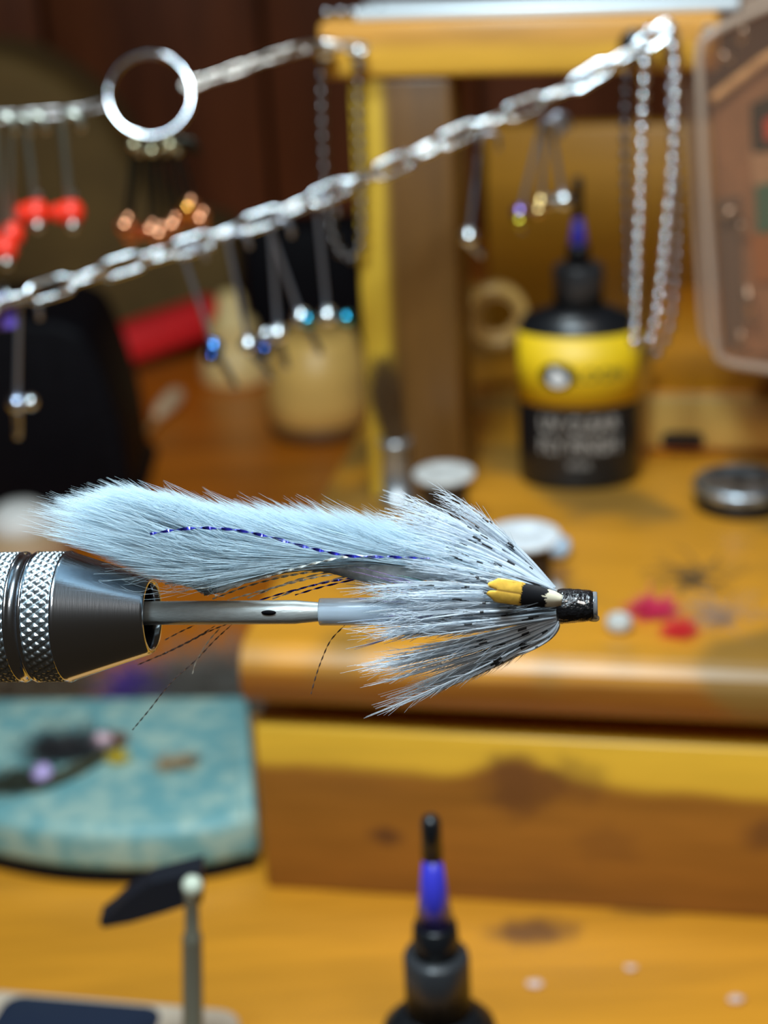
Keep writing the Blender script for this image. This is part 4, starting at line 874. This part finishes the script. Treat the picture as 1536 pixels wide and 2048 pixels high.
CL = [ # base, ctrl, tip, spread, n, depth
    ((1108, 1180), (985, 1040), (838, 962), 20, 13, (0.0, -0.5, -1.0), (0.25, 0.40, 0.62)),
    ((1106, 1180), (960, 1045), (742, 982), 26, 24, (0.2, 0.0, 0.0), (0.18, 0.32, 0.55)),
    ((1104, 1182), (950, 1060), (735, 1012), 26, 24, (0.4, 0.8, 1.0), (0.30, 0.52)),
    ((1104, 1184), (930, 1085), (745, 1050), 24, 22, (0.6, 1.6, 1.8), (0.36, 0.6)),
    ((1104, 1186), (930, 1112), (735, 1085), 24, 20, (0.8, 2.2, 2.4), (0.38, 0.60)),
    ((1106, 1190), (930, 1138), (760, 1118), 20, 18, (1.0, 2.6, 2.8), (0.22, 0.5)),
    ((1110, 1198), (910, 1160), (672, 1176), 20, 22, (1.4, 3.0, 2.6), (0.27, 0.45, 0.66)),
    ((1112, 1206), (900, 1190), (700, 1196), 18, 16, (1.6, 3.2, 2.8), (0.27, 0.48)),
    ((1112, 1214), (900, 1215), (690, 1232), 24, 14, (1.7, 3.2, 2.7), (0.26, 0.5)),
    ((1112, 1222), (900, 1246), (680, 1262), 24, 18, (1.7, 3.1, 2.5), (0.25, 0.33, 0.6)),
    ((1112, 1230), (920, 1262), (684, 1276), 12, 20, (1.6, 2.8, 2.2), (0.18, 0.40, 0.62)),
    ((1112, 1236), (930, 1300), (672, 1344), 18, 22, (1.5, 2.4, 1.8), (0.20, 0.44)),
    ((1112, 1240), (960, 1315), (690, 1372), 22, 20, (1.4, 2.0, 1.4), (0.22, 0.36, 0.5)),
    ((1114, 1246), (1010, 1330), (716, 1440), 18, 20, (1.2, 1.4, 0.8), (0.14, 0.30, 0.48)),
    ((1114, 1248), (1040, 1318), (742, 1412), 22, 18, (0.8, 0.6, 0.0), (0.10, 0.2, 0.33)),
    ((1108, 1186), (920, 1110), (700, 1100), 50, 26, (-1.4, -2.4, -2.2), ()),
    ((1110, 1222), (960, 1245), (800, 1250), 40, 20, (-1.4, -2.8, -2.4), (0.3,)),
]
for i, (b, c_, t_, sp, n, d, bars) in enumerate(CL): clump(b, c_, t_, sp*1.15, int(n*1.4), 100 + i, d, bars)
# bunched pale butts below the head
clump((1118, 1246), (1108, 1285), (1030, 1306), 10, 16, 140, (1.5, 1.8, 1.6), (0.4, 0.7), 0.1, 0.11, 0, base_sp=4)
# dark fibres beside the cheek feather
for i, (b, c_, t_, sp, n) in enumerate((((1118, 1206), (1050, 1210), (975, 1222), 7, 11), ((1112, 1188), (1060, 1158), (965, 1136), 7, 6), ((1116, 1214), (1060, 1222), (1000, 1230), 6, 6))):
    clump(b, c_, t_, sp, n, 160 + i, (2.2, 3.7, 3.8), (), 0.25, 0.055, 0, dark=1, base_sp=3)
clump((1112, 1184), (1040, 1150), (930, 1124), 12, 9, 170, (2.0, 3.4, 3.4), (), 0.25, 0.07, 2, base_sp=3)

# ---- iridescent body under the feathers
PEARL = [M('pearl_blue', (0.45, 0.62, 0.95), 0.2, 0.9), M('pearl_green', (0.40, 0.85, 0.70), 0.2, 0.9), M('pearl_violet', (0.55, 0.40, 0.90), 0.2, 0.9), fibre('pearl_white', (0.62, 0.76, 0.92), 0.5)]
for i, m_ in enumerate(PEARL):
    g_ = np.random.default_rng(50 + i); n = 60 if i < 3 else 220
    U0 = g_.uniform(900, 1100, n); V0 = 1214 + g_.normal(0, 10, n); UT = U0 - g_.uniform(90, 230, n); sp = (1110 - UT)/320
    VT = 1216 + g_.uniform(-1, 1, n)*70*sp; dd = g_.uniform(-2, 2.6, n)
    P = bez(PFv(U0, V0, dd*0.4), PFv((U0 + UT)/2, V0 + (VT - V0)*0.7, dd), PFv(UT, VT, dd), np.linspace(0, 1, 7))
    v, f, _ = strands(P, np.broadcast_to(np.array([0.03, 0.06, 0.06, 0.06, 0.05, 0.04, 0.02]), (n, 7)), 0.3); o = mk('body_dubbing', v, f, m_, fly); o['kind'] = 'stuff'

# ---- twisted flash strands
MYLAR = M('violet_mylar', (0.05, 0.05, 0.55), 0.16, 0.85); GOLD = M('pearl_mylar', (0.92, 0.90, 0.80), 0.22, 0.3); BRONZE = M('dusky_mylar', (0.45, 0.38, 0.40), 0.22, 0.8)
def flash(pts, mat, width=0.17, period=1.9, ph0=0.0):
    """pts: (u, v, depth)"""
    P = path([PF(u, v_, d) for u, v_, d in pts], 26); s = np.r_[0, np.cumsum(np.linalg.norm(np.diff(P, axis=0), axis=1))]; n = int(s[-1]/0.13)
    q = np.linspace(0, s[-1], n); P = np.stack([np.interp(q, s, P[:, k]) for k in range(3)], 1); T = np.gradient(P, axis=0); T /= np.linalg.norm(T, axis=1)[:, None]
    A = np.cross(T, FN); A /= np.linalg.norm(A, axis=1)[:, None]; B = np.cross(A, T)
    ang = ph0 + pi*q/period*1.0 + 0.5*np.sin(q*0.7 + ph0); w_ = width*np.interp(q/s[-1], [0, 0.1, 0.9, 1], [0.8, 1, 1, 0.4])
    X = np.cos(ang)[:, None]*A + np.sin(ang)[:, None]*B; Y = -np.sin(ang)[:, None]*A + np.cos(ang)[:, None]*B
    V = np.stack([P + X*w_[:, None]*a + Y*b*0.012 for a, b in ((1, 1), (1, -1), (-1, -1), (-1, 1))], 1).reshape(-1, 3)
    F = [[i*4 + k, i*4 + (k + 1) % 4, i*4 + 4 + (k + 1) % 4, i*4 + 4 + k] for i in range(n - 1) for k in range(4)] + [[3, 2, 1, 0], [4*n - 4, 4*n - 3, 4*n - 2, 4*n - 1]]
    return mk('flash_strand', V, F, mat, fly, smooth=False)
flash([(300, 1068, 4.2), (350, 1060, 4.4), (400, 1056, 4.4), (470, 1060, 4.4), (540, 1074, 4.3), (620, 1096, 4.0), (700, 1112, 3.8), (780, 1114, 3.6), (860, 1117, 3.4)], MYLAR, 0.16, 1.9)
flash([(430, 1192, 1.6), (480, 1170, 1.8), (560, 1146, 2.2), (640, 1124, 3.0), (700, 1113, 3.4), (760, 1112, 3.4)], GOLD, 0.12, 1.5, 0.4)
for i, (a, b, c_) in enumerate((((425, 1198), (520, 1165), (640, 1142)), ((455, 1200), (560, 1172), (660, 1150)), ((520, 1200), (590, 1180), (680, 1160)), ((495, 1196), (600, 1158), (700, 1140)), ((545, 1198), (620, 1172), (720, 1150)), ((590, 1190), (660, 1170), (760, 1152)))):
    flash([(*a, 0.5), (*b, 1.0), (*c_, 1.6), (800 + 12*i, 1134 + 5*i, 1.2), (900, 1165, 0.8)], (GOLD, GOLD, MYLAR)[i % 3], 0.10, 1.2 + 0.1*i, i*0.9)
flash([(330, 1168, 1.5), (352, 1166, 1.8), (380, 1173, 2.0), (410, 1176, 2.0), (440, 1170, 1.4)], GOLD, 0.11, 1.3)
for i, pts in enumerate(([(265, 1460), (300, 1418), (345, 1362), (390, 1322), (430, 1280), (465, 1248)], [(320, 1312), (370, 1288), (420, 1262), (455, 1248)], [(275, 1330), (330, 1306), (390, 1276), (430, 1252)],
                         [(385, 1348), (392, 1325), (415, 1285), (440, 1256)], [(330, 1280), (360, 1264), (388, 1251)], [(622, 1388), (632, 1352), (644, 1318), (662, 1280), (692, 1248)])):
    flash([(u, v_, -1.2) for u, v_ in pts], BRONZE if i != 3 else GOLD, 0.075, 0.95, i*0.7)

# ---- cheek feather (jungle cock) in enamel bands
NS, NT = 90, 30; bse, tip_ = np.array([1124, 1201.0]), np.array([974, 1177.0]); ax_ = tip_ - bse; no_ = np.array([-ax_[1], ax_[0]])/np.linalg.norm(ax_)
V = []; mi = []; F = []
for top_ in (0, 1):
    for i in range(NS + 1):
        s = i/NS; hw = np.interp(s, [0, 0.1, 0.3, 0.55, 0.8, 0.93, 1.0], [10, 16, 21, 24, 25, 24, 19])
        for j in range(NT + 1):
            tt = j/NT*2 - 1; ext = 1 - 0.10*(abs(tt) - 0.5)**2*4*(s > 0.85)*(s - 0.85)/0.15 - (0.07*exp(-(tt/0.06)**2) if s > 0.9 else 0)
            q = bse + ax_*s*ext + no_*tt*hw; V.append(PF(q[0], q[1], 3.55 + 0.55*sin(pi*s)**0.6 - 0.35*tt*tt - (0.0 if top_ == 0 else 0.16) + 0.10*abs(tt)**0.5*(s > 0.55)))
jag = [0.012*sin(7*j) + 0.018*mnoise.noise(Vector((j*0.55, 3, 0))) for j in range(NT)]
N1 = (NS + 1)*(NT + 1)
for top_ in (0, 1):
    for i in range(NS):
        for j in range(NT):
            a_ = top_*N1 + i*(NT + 1) + j; q = [a_, a_ + 1, a_ + NT + 2, a_ + NT + 1]; F.append(q if top_ else q[::-1]); s = (i + 0.5)/NS; tt = (j + 0.5)/NT*2 - 1
            b1 = 0.215 + jag[j]*1.6 + (0.07 if 0.05 < tt < 0.2 else 0) - 0.03*tt*tt; b2 = 0.545 + jag[(j*3) % NT]*0.8 + 0.05*tt*tt*0 - (0.02 if abs(tt) > 0.8 else 0)
            mi.append(0 if s < b1 else 1 if s < b2 else (3 if abs(tt) < 0.05 and s < 0.97 else 2))
for i in range(NS):
    for j0 in (0, NT):
        a_ = i*(NT + 1) + j0; q = [a_, a_ + NT + 1, N1 + a_ + NT + 1, N1 + a_]; F.append(q if j0 else q[::-1]); mi.append(1)
for i0 in (0, NS):
    for j in range(NT): a_ = i0*(NT + 1) + j; q = [a_, a_ + 1, N1 + a_ + 1, N1 + a_]; F.append(q); mi.append(2 if i0 else 0)
mk('cheek_feather', V, F, [M('ivory_enamel', (0.78, 0.70, 0.52), 0.35), M('black_vane', (0.006, 0.006, 0.008), 0.55), M('amber_enamel', (0.82, 0.47, 0.07), 0.32, 0, 0.12, 1.5, coat=0.3), M('amber_dark', (0.45, 0.24, 0.04), 0.5)], fly, mi=mi, label='jungle cock cheek feather in ivory, black and amber')

# ---- head
hq0, hq1 = PF(1118, 1212), PF(1192, 1211); HA = (hq1 - hq0)/np.linalg.norm(hq1 - hq0)
def hl(u): return (u - 1118)/74*np.linalg.norm(hq1 - hq0)
pr = [(0.8, hl(1108)), (26/FPM, hl(1112))] + [(np.interp(u, [1116, 1126, 1150, 1180, 1187], [32, 34, 33, 30, 27])/FPM + 0.035*(i % 2), hl(u)) for i, u in enumerate(np.linspace(1116, 1187, 34))] + [(20/FPM, hl(1188))]
v, f = lathe(hq0, pr, 56, axis=HA); ns = np.array([mnoise.noise(Vector(p*1.8)) for p in v]); v = v + ((v - hq0) - np.outer((v - hq0) @ HA, HA))*(0.035*ns)[:, None]
g = G('thread_head'); g.b.inputs['Base Color'].default_value = (0.006, 0.006, 0.007, 1); g.b.inputs['Roughness'].default_value = 0.18; g.b.inputs['Coat Weight'].default_value = 1.0; g.b.inputs['Coat Roughness'].default_value = 0.04
g.bump(g.noise(g.coord(), 2.6, 3), 0.55, 0.0004); mk('head', v, f, g.m, fly, label='glossy black varnished thread head')
CLR = clearplastic('clear_resin', (0.35, 0.40, 0.45), 0.80, 0.05, 0.45)
v, f = lathe(hq0, [(20/FPM, hl(1178)), (27/FPM, hl(1178)), (27.5/FPM, hl(1192)), (26/FPM, hl(1195)), (18/FPM, hl(1195)), (17/FPM, hl(1180)), (20/FPM, hl(1178))], 40, axis=HA); mk('tube_end', v, f[:-2], CLR, fly)
v, f = sphere((0, 0, 0), 1.0, 24, 16); v = v*np.array([1, 1, 1]); q = PF(1180, 1233, 0.5)
v = np.array([q + FA*(x*0.95 + 0.25*max(0, -z)) + FN*y*0.6 + np.array([0, 0, 1.0])*(z*0.50 + 0.16*x*(-1)) + 0.10*mnoise.noise(Vector((x*2, y*2, z*2)))*FA for x, y, z in v]); mk('resin_drop', v, f, CLR, fly, label='clear resin drop')
